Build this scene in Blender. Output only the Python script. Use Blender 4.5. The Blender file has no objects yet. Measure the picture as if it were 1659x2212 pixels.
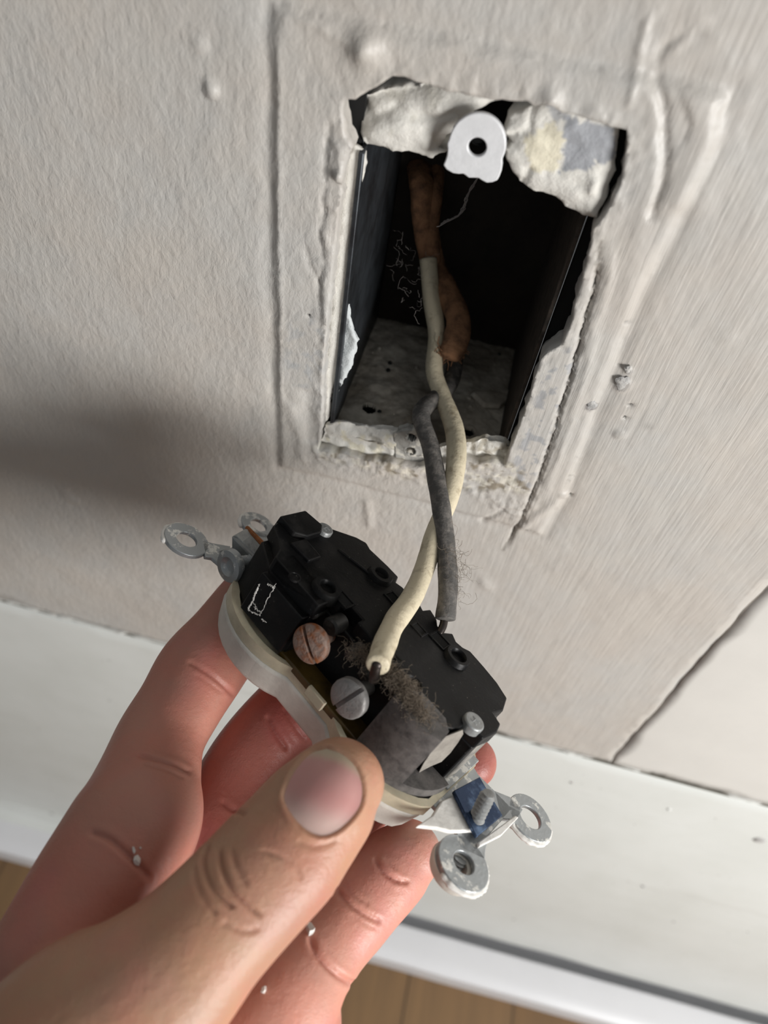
import bpy, bmesh, math, random
import numpy as np
from mathutils import Vector, Matrix
from mathutils.geometry import delaunay_2d_cdt
from mathutils.bvhtree import BVHTree

# ------------------------------------------------------------------ camera
F, CX, CY = 1661.0, 829.5, 1106.0          # focal length and centre in photo pixels
CAMH = 615.0                               # camera height above the floor, mm
CAMY = -150.0                              # camera distance in front of the wall, mm


def unit(v):
    v = np.array(v, float)
    return v / np.linalg.norm(v)


_down = unit([543 - CX, -(2510 - CY), -F])
_left = unit([-36300 - CX, -(-8433 - CY), -F])
AZ = -_down
AX = -_left
AX = unit(AX - AZ * (AX @ AZ))
AY = np.cross(AZ, AX)
RC = np.array([AX, AY, AZ])                # camera axes -> world axes
CAM = np.array([0.0, CAMY, CAMH])


def ray(px, py):
    return RC @ np.array([(px - CX) / F, -(py - CY) / F, -1.0])


def P(px, py, d):
    """point at pixel ray and camera depth d (mm)"""
    return CAM + ray(px, py) * d


def W(px, py, y=0.0):
    """point where a sight line meets the vertical plane y (mm)"""
    r = ray(px, py)
    return CAM + r * ((y - CAMY) / r[1])


def proj(p):
    q = (np.asarray(p, float) - CAM) @ RC   # world -> camera
    return np.stack([CX + F * q[..., 0] / -q[..., 2], CY - F * q[..., 1] / -q[..., 2], -q[..., 2]], -1)


S = bpy.context.scene
cd = bpy.data.cameras.new('camera')
co = bpy.data.objects.new('camera', cd)
S.collection.objects.link(co)
S.camera = co
cd.sensor_fit = 'HORIZONTAL'
cd.lens = 26.0
cd.sensor_width = 26.0 * 1659.0 / F
cd.clip_start = 0.005
cd.clip_end = 30
cd.dof.use_dof = True
cd.dof.focus_distance = 0.182
cd.dof.aperture_fstop = 11.0
M4 = Matrix([list(RC[i]) + [CAM[i] / 1000] for i in range(3)] + [[0, 0, 0, 1]])
co.matrix_world = M4

# ------------------------------------------------------------------ light
wd = bpy.data.worlds.new('room_daylight')
S.world = wd
wd.use_nodes = True
wn = wd.node_tree
bg = wn.nodes['Background']
# the room around: bright towards the window side, dim warm on the other side
tc = wn.nodes.new('ShaderNodeTexCoord')
mr = wn.nodes.new('ShaderNodeMapRange')
mr.inputs['From Min'].default_value = -1
mr.inputs['From Max'].default_value = 1
mxw = wn.nodes.new('ShaderNodeMix')
mxw.data_type = 'RGBA'
mxw.inputs['A'].default_value = (0.16, 0.16, 0.165, 1)
mxw.inputs['B'].default_value = (0.90, 0.93, 0.95, 1)
dp = wn.nodes.new('ShaderNodeVectorMath')
dp.operation = 'DOT_PRODUCT'
dp.inputs[1].default_value = (0.70, -0.15, 0.55)
wn.links.new(tc.outputs['Generated'], dp.inputs[0])
wn.links.new(dp.outputs['Value'], mr.inputs['Value'])
wn.links.new(mr.outputs[0], mxw.inputs['Factor'])
wn.links.new(mxw.outputs['Result'], bg.inputs['Color'])
bg.inputs['Strength'].default_value = 0.31


def area(name, loc, target, size, power, col):
    l = bpy.data.lights.new(name, 'AREA')
    l.shape = 'RECTANGLE'
    l.size, l.size_y = size
    l.energy = power
    l.color = col
    o = bpy.data.objects.new(name, l)
    S.collection.objects.link(o)
    o.location = loc
    o.rotation_euler = (Vector(target) - Vector(loc)).to_track_quat('-Z', 'Y').to_euler()
    return o


TGT = (-0.01, -0.03, 0.47)
area('window_light', (TGT[0] + 0.62, TGT[1] - 0.47, TGT[2] + 0.09), TGT, (0.31, 0.27), 8.2, (1.0, 0.985, 0.96))
area('left_fill_light', (TGT[0] - 1.5, TGT[1] - 1.6, TGT[2] + 0.3), TGT, (1.2, 1.2), 0.9, (0.85, 0.93, 1.0))  # added fill from the left, no real source there

S.view_settings.view_transform = 'Standard'
S.view_settings.look = 'None'
S.view_settings.exposure = 0.0
S.view_settings.gamma = 1.0
S.view_settings.use_curve_mapping = False

rng = np.random.default_rng(7)
random.seed(7)

# ------------------------------------------------------------------ noise and distances (numpy)


def _hash(ix, iy, iz, seed):
    h = (ix.astype(np.int64) * 374761393 + iy.astype(np.int64) * 668265263 + iz.astype(np.int64) * 2147483647 + seed * 974634777) & 0xffffffff
    h = ((h ^ (h >> 13)) * 1274126177) & 0xffffffff
    h = h ^ (h >> 16)
    return (h & 0xffff) / 32767.5 - 1.0


def vnoise(x, y, z=None, seed=0):
    x = np.asarray(x, float)
    y = np.asarray(y, float)
    z = np.zeros_like(x) if z is None else np.asarray(z, float)
    xi, yi, zi = np.floor(x), np.floor(y), np.floor(z)
    fx, fy, fz = x - xi, y - yi, z - zi
    fx, fy, fz = [f * f * (3 - 2 * f) for f in (fx, fy, fz)]
    r = 0
    for a in (0, 1):
        for b in (0, 1):
            for c in (0, 1):
                wgt = (fx if a else 1 - fx) * (fy if b else 1 - fy) * (fz if c else 1 - fz)
                r = r + wgt * _hash(xi + a, yi + b, zi + c, seed)
    return r


def fbm(x, y, z=None, seed=0, octv=3):
    r, a, k = 0, 1.0, 1.0
    for i in range(octv):
        r = r + a * vnoise(np.asarray(x) * k, np.asarray(y) * k, None if z is None else np.asarray(z) * k, seed + i)
        a *= 0.5
        k *= 2.03
    return r


def dpoly(x, y, pts, closed=False):
    """distance from points to a polyline, and position along it 0..1"""
    pts = np.asarray(pts, float)
    if closed:
        pts = np.vstack([pts, pts[:1]])
    best = np.full(np.shape(x), 1e9)
    tt = np.zeros(np.shape(x))
    n = len(pts) - 1
    for i in range(n):
        a, b = pts[i], pts[i + 1]
        ab = b - a
        L = ab @ ab + 1e-12
        t = np.clip(((x - a[0]) * ab[0] + (y - a[1]) * ab[1]) / L, 0, 1)
        d = np.hypot(x - a[0] - t * ab[0], y - a[1] - t * ab[1])
        m = d < best
        best = np.where(m, d, best)
        tt = np.where(m, (i + t) / n, tt)
    return best, tt


def inside(x, y, poly):
    poly = np.asarray(poly, float)
    r = np.zeros(np.shape(x), bool)
    j = len(poly) - 1
    for i in range(len(poly)):
        xi, yi = poly[i]
        xj, yj = poly[j]
        c = ((yi > y) != (yj > y)) & (x < (xj - xi) * (y - yi) / (yj - yi + 1e-12) + xi)
        r ^= c
        j = i
    return r


def sstep(a, b, x):
    t = np.clip((x - a) / (b - a), 0, 1)
    return t * t * (3 - 2 * t)


def wp(pix, y=0.0):
    """photo outline -> (x, z) mm on the plane y"""
    return np.array([[W(a, b, y)[0], W(a, b, y)[2]] for a, b in pix])


def densify(poly, step, jit=0.0, seed=0, closed=True):
    poly = np.asarray(poly, float)
    out = []
    n = len(poly)
    for i in range(n if closed else n - 1):
        a, b = poly[i], poly[(i + 1) % n]
        k = max(1, int(np.linalg.norm(b - a) / step))
        for s in range(k):
            out.append(a + (b - a) * s / k)
    if not closed:
        out.append(poly[-1])
    out = np.array(out)
    if jit:
        out[:, 0] += jit * fbm(out[:, 0] * 0.6, out[:, 1] * 0.6, seed=seed)
        out[:, 1] += jit * fbm(out[:, 0] * 0.6, out[:, 1] * 0.6, seed=seed + 9)
    return out


def spline(pts, n):
    pts = np.asarray(pts, float)
    p = np.vstack([2 * pts[0] - pts[1], pts, 2 * pts[-1] - pts[-2]])
    out = []
    for i in range(1, len(p) - 2):
        for s in range(n):
            t = s / n
            a, b, c, d = p[i - 1], p[i], p[i + 1], p[i + 2]
            out.append(0.5 * ((2 * b) + (c - a) * t + (2 * a - 5 * b + 4 * c - d) * t * t + (3 * b - a - 3 * c + d) * t ** 3))
    out.append(pts[-1])
    return np.array(out)


# ------------------------------------------------------------------ object helpers


def mesh_obj(name, verts, faces, mat, parent=None, smooth=True, cols=None):
    """verts in mm"""
    me = bpy.data.meshes.new(name)
    me.from_pydata([tuple(float(c) / 1000 for c in v) for v in verts], [], [tuple(int(i) for i in f) for f in faces])
    me.update()
    if smooth:
        me.polygons.foreach_set('use_smooth', [True] * len(me.polygons))
    if cols is not None:
        at = me.color_attributes.new('tint', 'FLOAT_COLOR', 'POINT')
        c4 = np.ones((len(verts), 4), np.float32)
        c4[:, :3] = cols
        at.data.foreach_set('color', c4.ravel())
    me.materials.append(mat)
    o = bpy.data.objects.new(name, me)
    S.collection.objects.link(o)
    if parent is not None:
        o.parent = parent
    return o


def tag(o, label=None, cat=None, group=None, kind=None):
    if label:
        o['label'] = label
    if cat:
        o['category'] = cat
    if group:
        o['group'] = group
    if kind:
        o['kind'] = kind
    return o


def empty(name, loc=(0, 0, 0)):
    o = bpy.data.objects.new(name, None)
    o.empty_display_size = 0.01
    S.collection.objects.link(o)
    o.location = loc
    return o


class MB:
    """collects shapes into one mesh (mm)"""

    def __init__(s):
        s.v, s.f = [], []

    def add(s, verts, faces, mat=None):
        k = len(s.v)
        for p in verts:
            p = np.asarray(p, float)
            if mat is not None:
                p = (mat @ np.append(p, 1))[:3]
            s.v.append(p)
        s.f += [tuple(i + k for i in f) for f in faces]
        return s

    def prism(s, poly, z0, z1, mat=None, z1b=None, inset=0.0):
        poly = [np.asarray(p, float) for p in poly]
        ar = sum(poly[i][0] * poly[(i + 1) % len(poly)][1] - poly[(i + 1) % len(poly)][0] * poly[i][1] for i in range(len(poly)))
        if ar < 0:
            poly = poly[::-1]
        n = len(poly)
        c = sum(poly) / n
        v = [(p[0], p[1], z0) for p in poly] + [((p[0] - c[0]) * (1 - inset) + c[0], (p[1] - c[1]) * (1 - inset) + c[1], z1) for p in poly]
        f = [tuple(range(n - 1, -1, -1)), tuple(range(n, 2 * n))] + [(i, (i + 1) % n, n + (i + 1) % n, n + i) for i in range(n)]
        return s.add(v, f, mat)

    def box(s, a, b, mat=None):
        return s.prism([(a[0], a[1]), (b[0], a[1]), (b[0], b[1]), (a[0], b[1])], a[2], b[2], mat)

    def lathe(s, prof, seg=32, mat=None):
        """prof: (radius, height) list around local z; r=0 ends close it"""
        v, f, rows = [], [], []
        for r, h in prof:
            if r < 1e-6:
                rows.append([len(v)])
                v.append((0, 0, h))
            else:
                rows.append(list(range(len(v), len(v) + seg)))
                v += [(r * math.cos(2 * math.pi * k / seg), r * math.sin(2 * math.pi * k / seg), h) for k in range(seg)]
        for a, b in zip(rows[:-1], rows[1:]):
            for k in range(seg):
                k2 = (k + 1) % seg
                if len(a) == 1 and len(b) == 1:
                    continue
                if len(a) == 1:
                    f.append((a[0], b[k2], b[k]))
                elif len(b) == 1:
                    f.append((a[k], a[k2], b[0]))
                else:
                    f.append((a[k], a[k2], b[k2], b[k]))
        f = [tuple(reversed(q)) if False else q for q in f]
        return s.add(v, f, mat)

    def tube(s, pts, rad, seg=16, ratio=1.0, caps=True, depth_axis=None, capl=1.0, rnd=True):
        pts = np.asarray(pts, float)
        rad = np.broadcast_to(np.asarray(rad, float), (len(pts),)).copy()
        rat = np.broadcast_to(np.asarray(ratio, float), (len(pts),)).copy()
        T = np.gradient(pts, axis=0)
        T /= np.linalg.norm(T, axis=1)[:, None] + 1e-12
        rows = []
        N = None
        fr = []
        for i in range(len(pts)):
            if depth_axis is not None:
                view = unit(pts[i] - depth_axis)
                n1 = unit(np.cross(T[i], view))
            else:
                if N is None:
                    a = np.array([0, 0, 1.0]) if abs(T[i][2]) < 0.9 else np.array([1.0, 0, 0])
                    N = unit(np.cross(T[i], a))
                N = unit(N - T[i] * (N @ T[i]))
                n1 = N
            n2 = np.cross(T[i], n1)
            fr.append((n1, n2))
        sta = []
        if caps and rnd:
            for t in np.linspace(80, 10, 6):
                t = math.radians(t)
                sta.append((pts[0] - T[0] * rad[0] * capl * math.sin(t), rad[0] * math.cos(t), rat[0], fr[0]))
        for i in range(len(pts)):
            sta.append((pts[i], rad[i], rat[i], fr[i]))
        if caps and rnd:
            for t in np.linspace(10, 80, 6):
                t = math.radians(t)
                sta.append((pts[-1] + T[-1] * rad[-1] * capl * math.sin(t), rad[-1] * math.cos(t), rat[-1], fr[-1]))
        v, f = [], []
        for c, r, q, (n1, n2) in sta:
            for k in range(seg):
                a = 2 * math.pi * k / seg
                v.append(c + n1 * r * math.cos(a) + n2 * r * q * math.sin(a))
        for i in range(len(sta) - 1):
            for k in range(seg):
                k2 = (k + 1) % seg
                f.append((i * seg + k, i * seg + k2, (i + 1) * seg + k2, (i + 1) * seg + k))
        if caps:
            f.append(tuple(range(seg - 1, -1, -1)))
            f.append(tuple((len(sta) - 1) * seg + k for k in range(seg)))
        return s.add(v, f)

    def build(s, name, mat, parent=None, bevel=0.0, smooth=True, seg=2, sub=0, recalc=True):
        o = mesh_obj(name, s.v, s.f, mat, parent, smooth=smooth)
        if recalc:
            bm = bmesh.new()
            bm.from_mesh(o.data)
            bmesh.ops.recalc_face_normals(bm, faces=bm.faces)
            bm.to_mesh(o.data)
            bm.free()
        if bevel:
            m = o.modifiers.new('bevel', 'BEVEL')
            m.width = bevel / 1000
            m.segments = seg
            m.limit_method = 'ANGLE'
            m.angle_limit = math.radians(35)
            m.harden_normals = False
        if smooth:
            try:
                o.data.set_sharp_from_angle(angle=math.radians(38))
            except Exception:
                pass
        return o


def xf(origin, zdir, xdir=(1, 0, 0)):
    z = unit(zdir)
    x = np.array(xdir, float)
    x = x - z * (x @ z)
    if np.linalg.norm(x) < 1e-6:
        x = np.cross(z, [0, 1, 0.3])
    x = unit(x)
    y = np.cross(z, x)
    m = np.eye(4)
    m[:3, 0], m[:3, 1], m[:3, 2], m[:3, 3] = x, y, z, origin
    return m


# ------------------------------------------------------------------ materials


class NT:
    def __init__(s, name):
        s.m = bpy.data.materials.new(name)
        s.m.use_nodes = True
        s.t = s.m.node_tree
        s.b = s.t.nodes['Principled BSDF']
        s.co = s.t.nodes.new('ShaderNodeTexCoord').outputs['Object']

    def n(s, typ, **kw):
        nd = s.t.nodes.new(typ)
        for k, v in kw.items():
            if hasattr(nd, k) and k not in ('Scale',):
                setattr(nd, k, v)
        return nd

    def l(s, a, b):
        s.t.links.new(a, b)

    def noise(s, scale, detail=4, rough=0.6, stretch=None, dist=0.0):
        nd = s.t.nodes.new('ShaderNodeTexNoise')
        nd.inputs['Scale'].default_value = scale
        nd.inputs['Detail'].default_value = detail
        nd.inputs['Roughness'].default_value = rough
        nd.inputs['Distortion'].default_value = dist
        if stretch:
            mp = s.t.nodes.new('ShaderNodeMapping')
            mp.inputs['Scale'].default_value = stretch
            s.l(s.co, mp.inputs['Vector'])
            s.l(mp.outputs[0], nd.inputs['Vector'])
        else:
            s.l(s.co, nd.inputs['Vector'])
        return nd.outputs['Fac']

    def ramp(s, fac, stops):
        nd = s.t.nodes.new('ShaderNodeValToRGB')
        el = nd.color_ramp.elements
        while len(el) > 1:
            el.remove(el[-1])
        for i, (p, c) in enumerate(stops):
            e = el[0] if i == 0 else el.new(p)
            e.position = p
            c = (c, c, c) if not hasattr(c, '__len__') else c
            e.color = (*c, 1)
        s.l(fac, nd.inputs[0])
        return nd.outputs[0]

    def mix(s, fac, a, b, mode='MIX'):
        nd = s.t.nodes.new('ShaderNodeMix')
        nd.data_type = 'RGBA'
        nd.blend_type = mode
        for k, v in (('Factor', fac), ('A', a), ('B', b)):
            if hasattr(v, 'is_output') or isinstance(v, bpy.types.NodeSocket):
                s.l(v, nd.inputs[k])
            else:
                nd.inputs[k].default_value = v if k == 'Factor' else (*v, 1)
        return nd.outputs['Result']

    def attr(s, name='tint'):
        nd = s.t.nodes.new('ShaderNodeAttribute')
        nd.attribute_name = name
        return nd.outputs['Color']

    def bump(s, h, dist, strength=1.0, prev=None):
        nd = s.t.nodes.new('ShaderNodeBump')
        nd.inputs['Distance'].default_value = dist
        nd.inputs['Strength'].default_value = strength
        s.l(h, nd.inputs['Height'])
        if prev is not None:
            s.l(prev, nd.inputs['Normal'])
        s.l(nd.outputs[0], s.b.inputs['Normal'])
        return nd.outputs[0]

    def set(s, **kw):
        for k, v in kw.items():
            k = k.replace('_', ' ')
            i = s.b.inputs[k]
            if isinstance(v, bpy.types.NodeSocket):
                s.l(v, i)
            elif hasattr(v, '__len__') and len(v) == 3 and i.type == 'RGBA':
                i.default_value = (*v, 1)
            else:
                i.default_value = v
        return s


def mat_wall():
    k = NT('painted_wall')
    c = k.mix(k.ramp(k.noise(22, 4, 0.65), [(0.40, 0.0), (0.60, 1.0)]), (0.51, 0.475, 0.435), (0.505, 0.49, 0.465))
    c = k.mix(k.ramp(k.noise(60, 5, 0.7), [(0.42, 0.0), (0.75, 0.35)]), c, (0.56, 0.53, 0.48))
    c = k.mix(1.0, c, k.attr(), 'MULTIPLY')
    sep = k.n('ShaderNodeSeparateXYZ')
    k.l(k.co, sep.inputs[0])
    mr_ = k.n('ShaderNodeMapRange')
    mr_.inputs['From Min'].default_value = -0.01
    mr_.inputs['From Max'].default_value = 0.03
    k.l(sep.outputs['X'], mr_.inputs['Value'])
    stroke = k.noise(900, 3, 0.65, (1, 1, 0.05), 0.0)
    stroke2 = k.noise(300, 3, 0.65, (1, 1, 0.07), 0.3)
    peel = k.noise(560, 4, 0.6, (1, 1, 0.55), 0.3)
    mA = k.n('ShaderNodeMath', operation='MULTIPLY')
    k.l(stroke, mA.inputs[0])
    k.l(mr_.outputs[0], mA.inputs[1])
    mB = k.n('ShaderNodeMath', operation='MULTIPLY')
    k.l(stroke2, mB.inputs[0])
    k.l(mr_.outputs[0], mB.inputs[1])
    inv = k.n('ShaderNodeMath', operation='MULTIPLY_ADD')
    k.l(mr_.outputs[0], inv.inputs[0])
    inv.inputs[1].default_value = -0.85
    inv.inputs[2].default_value = 1.0
    pm = k.n('ShaderNodeMath', operation='MULTIPLY')
    k.l(peel, pm.inputs[0])
    k.l(inv.outputs[0], pm.inputs[1])
    b = k.bump(pm.outputs[0], 0.0004, 0.9)
    b = k.bump(mA.outputs[0], 0.00024, 0.8, b)
    b = k.bump(mB.outputs[0], 0.00028, 0.6, b)
    b = k.bump(k.noise(90, 3, 0.5), 0.0006, 0.7, b)
    k.set(Base_Color=c, Roughness=0.42, Specular_IOR_Level=0.4)
    return k.m


def mat_plaster(name='chipped_plaster', col=(0.72, 0.70, 0.65), rough=0.7):
    k = NT(name)
    c = k.mix(k.ramp(k.noise(160, 5, 0.7), [(0.5, 0.0), (0.75, 0.35)]), col, tuple(x * 0.78 for x in col))
    c = k.mix(k.ramp(k.noise(700, 4, 0.7), [(0.66, 0.0), (0.74, 0.5)]), c, (0.25, 0.23, 0.19))
    c = k.mix(1.0, c, k.attr(), 'MULTIPLY')
    b = k.bump(k.noise(500, 5, 0.65), 0.0005, 0.8)
    k.set(Base_Color=c, Roughness=rough)
    return k.m


def simple(name, col, rough=0.5, metal=0.0, var=0.25, nscale=200, bump=0.0002, col2=None, thr=(0.4, 0.7), **kw):
    k = NT(name)
    c2 = col2 or tuple(x * (1 - var) for x in col)
    c = k.mix(k.ramp(k.noise(nscale, 5, 0.65), [(thr[0], 0.0), (thr[1], 1.0)]), col, c2)
    if bump:
        k.bump(k.noise(nscale * 2, 4, 0.6), bump, 0.7)
    k.set(Base_Color=c, Roughness=rough, Metallic=metal)
    for a, b in kw.items():
        k.set(**{a: b})
    return k.m


def mat_plastic_black():
    k = NT('black_plastic')
    c = k.mix(k.ramp(k.noise(160, 5, 0.7), [(0.50, 0.0), (0.75, 0.45)]), (0.006, 0.006, 0.0065), (0.040, 0.037, 0.034))
    c = k.mix(k.ramp(k.noise(1400, 3, 0.7), [(0.70, 0.0), (0.76, 0.8)]), c, (0.30, 0.28, 0.25))
    k.bump(k.noise(1200, 3, 0.6), 0.00006, 0.6)
    k.set(Base_Color=c, Roughness=k.ramp(k.noise(160, 4), [(0.3, 0.30), (0.7, 0.62)]), Specular_IOR_Level=0.2)
    return k.m


def mat_skin():
    k = NT('skin')
    c = k.mix(k.ramp(k.noise(55, 4, 0.6), [(0.38, 0.0), (0.66, 1.0)]), (0.93, 0.95, 0.95), (1.06, 0.90, 0.88))
    c = k.mix(1.0, k.attr(), c, 'MULTIPLY')
    c = k.mix(k.ramp(k.noise(260, 4, 0.7), [(0.45, 0.0), (0.75, 0.22)]), c, (0.50, 0.19, 0.15))
    vor = k.n('ShaderNodeTexVoronoi')
    vor.feature = 'DISTANCE_TO_EDGE'
    vor.inputs['Scale'].default_value = 1500
    k.l(k.co, vor.inputs['Vector'])
    b = k.bump(vor.outputs['Distance'], 0.00012, 0.35)
    b = k.bump(k.noise(650, 4, 0.65), 0.00022, 0.7, b)
    b = k.bump(k.noise(170, 3, 0.6, (1, 1, 1), .6), 0.0005, 0.25, b)
    k.set(Base_Color=c, Roughness=0.46, Specular_IOR_Level=0.45, Subsurface_Weight=0.22, Subsurface_Scale=0.004,
          Subsurface_Radius=(1.0, 0.32, 0.18))
    return k.m


M = {}
M['wall'] = mat_wall()
M['plaster'] = mat_plaster()


def mat_base():
    k = NT('white_gloss_paint')
    c = k.mix(k.ramp(k.noise(30, 4), [(0.4, 0.0), (0.7, 1.0)]), (0.70, 0.715, 0.69), (0.66, 0.675, 0.645))
    c = k.mix(k.ramp(k.noise(60, 5, 0.7, (0.12, 1, 1)), [(0.60, 0.0), (0.72, 0.28)]), c, (0.42, 0.41, 0.37))
    c = k.mix(k.ramp(k.noise(210, 3, 0.6), [(0.715, 0.0), (0.735, 0.5)]), c, (0.25, 0.24, 0.22))
    k.bump(k.noise(70, 3, 0.6, (0.2, 1, 1)), 0.0005, 0.6)
    k.set(Base_Color=c, Roughness=0.33)
    return k.m


M['base'] = mat_base()
M['trim'] = simple('casing_paint', (0.68, 0.665, 0.63), 0.4, var=0.06, nscale=25, bump=0.00015)
M['shoe'] = simple('shoe_white_paint', (0.74, 0.74, 0.76), 0.35, var=0.04, nscale=20, bump=0.0)
M['caulk'] = simple('old_caulk', (0.60, 0.60, 0.57), 0.6, var=0.2, nscale=200, bump=0.0004)
M['gap'] = simple('joint_shade', (0.20, 0.19, 0.16), 0.9, nscale=200)  # dark colour painted in for shade inside the joints
M['steel_dark'] = simple('dark_galvanised_steel', (0.055, 0.062, 0.07), 0.42, 0.6, nscale=120, bump=0.0001, col2=(0.02, 0.02, 0.022))
M['box_back'] = simple('dirty_brown_steel', (0.030, 0.022, 0.016), 0.8, 0.1, nscale=90, col2=(0.012, 0.009, 0.007))
M['box_dust'] = simple('dusty_steel', (0.74, 0.69, 0.60), 0.9, 0.0, nscale=70, bump=0.0008, col2=(0.30, 0.26, 0.21), thr=(0.35, 0.62))
M['rust_edge'] = simple('rusty_edge', (0.06, 0.045, 0.035), 0.8, 0.2, nscale=300, bump=0.0003, col2=(0.02, 0.016, 0.013))
M['hole'] = simple('void_shade', (0.004, 0.004, 0.004), 0.95, bump=0.0)  # near-black colour standing in for deep shade in openings
M['tab'] = simple('painted_tab', (0.74, 0.745, 0.76), 0.35, 0.0, var=0.1, nscale=200, bump=0.0002)
M['black'] = mat_plastic_black()
M['black_dusty'] = simple('dusty_black_plastic', (0.12, 0.11, 0.105), 0.65, var=0.5, nscale=420, bump=0.0001, col2=(0.045, 0.042, 0.041))
M['fin'] = simple('scraped_lit_plastic', (0.30, 0.275, 0.24), 0.6, nscale=300, bump=0.0002, col2=(0.20, 0.18, 0.16))  # scraped plastic, side light on the facet put into its pale colour
M['saddle'] = simple('scuffed_black_plastic', (0.018, 0.017, 0.016), 0.5, nscale=260, bump=0.0001, col2=(0.11, 0.10, 0.09), thr=(0.5, 0.75))
M['dusty_grey'] = simple('grey_dusty_plastic', (0.30, 0.28, 0.25), 0.7, nscale=220, bump=0.0002, col2=(0.10, 0.095, 0.09))
M['cream'] = simple('aged_cream_plastic', (0.60, 0.54, 0.40), 0.42, var=0.3, nscale=120, bump=0.0001, Subsurface_Weight=0.1, Subsurface_Scale=0.002)
M['cream_paint'] = simple('paint_smeared_plastic', (0.66, 0.63, 0.57), 0.5, var=0.18, nscale=150, bump=0.0003)
M['zinc'] = simple('paint_flecked_zinc', (0.36, 0.38, 0.39), 0.42, 0.55, nscale=260, bump=0.0002, col2=(0.72, 0.72, 0.69), thr=(0.56, 0.62))
M['zinc_plain'] = simple('grey_zinc', (0.36, 0.37, 0.37), 0.45, 0.5, nscale=300, bump=0.0003)
M['screw_grey'] = simple('dull_screw_metal', (0.30, 0.285, 0.275), 0.5, 0.35, nscale=350, bump=0.0003, col2=(0.24, 0.235, 0.23))
M['screw_rust'] = simple('rusty_screw_metal', (0.27, 0.19, 0.155), 0.7, 0.1, nscale=330, bump=0.0006, col2=(0.24, 0.075, 0.02), thr=(0.45, 0.62))
M['rust'] = simple('orange_rust', (0.36, 0.13, 0.04), 0.85, nscale=500, bump=0.0005, col2=(0.16, 0.06, 0.025))
M['blue'] = simple('blued_steel', (0.03, 0.05, 0.10), 0.22, 0.75, nscale=150, bump=0.00015, col2=(0.16, 0.24, 0.38), thr=(0.45, 0.68))
M['amber'] = simple('amber_insulation', (0.10, 0.062, 0.015), 0.35, nscale=150, col2=(0.03, 0.02, 0.008))
M['wire_white'] = simple('aged_white_wire', (0.66, 0.58, 0.42), 0.55, nscale=320, bump=0.0003, col2=(0.30, 0.23, 0.14), thr=(0.55, 0.78))
M['wire_black'] = simple('dusty_black_wire', (0.085, 0.08, 0.075), 0.7, nscale=420, bump=0.0003, col2=(0.22, 0.20, 0.18), thr=(0.45, 0.72))
M['conductor'] = simple('bare_conductor', (0.06, 0.05, 0.045), 0.4, 0.8, nscale=300)
M['cloth'] = simple('brown_cloth_sheath', (0.34, 0.17, 0.085), 0.9, nscale=260, bump=0.0005, col2=(0.09, 0.045, 0.025))
M['lint'] = simple('grey_lint', (0.20, 0.16, 0.12), 0.95, bump=0.0)
M['web'] = simple('pale_web', (0.42, 0.38, 0.36), 0.9, bump=0.0)
M['skin'] = mat_skin()
M['chip'] = simple('paint_chip', (0.80, 0.78, 0.74), 0.6, nscale=300, bump=0.0002)
M['bare'] = simple('grey_old_paint', (0.36, 0.355, 0.35), 0.6, nscale=420, bump=0.0004, col2=(0.55, 0.53, 0.50))


def mat_nail():
    k = NT('nail')
    c = k.mix(k.ramp(k.noise(120, 2), [(0.4, 0.0), (0.7, 1.0)]), (1, 1, 1), (1.0, 0.94, 0.95))
    c = k.mix(1.0, k.attr(), c, 'MULTIPLY')
    k.bump(k.noise(300, 2, 0.5, (1, 1, 0.2)), 0.00008, 0.5)
    k.set(Base_Color=c, Roughness=0.26, Specular_IOR_Level=0.5, Subsurface_Weight=0.15, Subsurface_Scale=0.002, Subsurface_Radius=(1, 0.4, 0.3))
    return k.m


M['nail'] = mat_nail()


def mat_floor():
    k = NT('wood_floor')
    br = k.n('ShaderNodeTexBrick')
    mp = k.n('ShaderNodeMapping')
    mp.inputs['Rotation'].default_value = (0, 0, math.radians(90))
    k.l(k.co, mp.inputs['Vector'])
    k.l(mp.outputs[0], br.inputs['Vector'])
    br.inputs['Scale'].default_value = 1.0
    br.inputs['Brick Width'].default_value = 0.9
    br.inputs['Row Height'].default_value = 0.075
    br.inputs['Mortar Size'].default_value = 0.0008
    br.inputs['Color1'].default_value = (0.23, 0.135, 0.062, 1)
    br.inputs['Color2'].default_value = (0.19, 0.108, 0.048, 1)
    br.inputs['Mortar'].default_value = (0.05, 0.03, 0.015, 1)
    g = k.noise(90, 5, 0.6, (1, 0.06, 1), 0.6)
    c = k.mix(k.ramp(g, [(0.4, 0.0), (0.65, 0.6)]), br.outputs['Color'], (0.15, 0.09, 0.045))
    k.set(Base_Color=c, Roughness=0.35)
    return k.m


M['floor'] = mat_floor()

# ------------------------------------------------------------------ floor, skirting
ZG = CAMH - 590.0                     # height of the groove under the skirting board
BT = CAMH - 291.0                     # top edge of the skirting board


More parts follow.
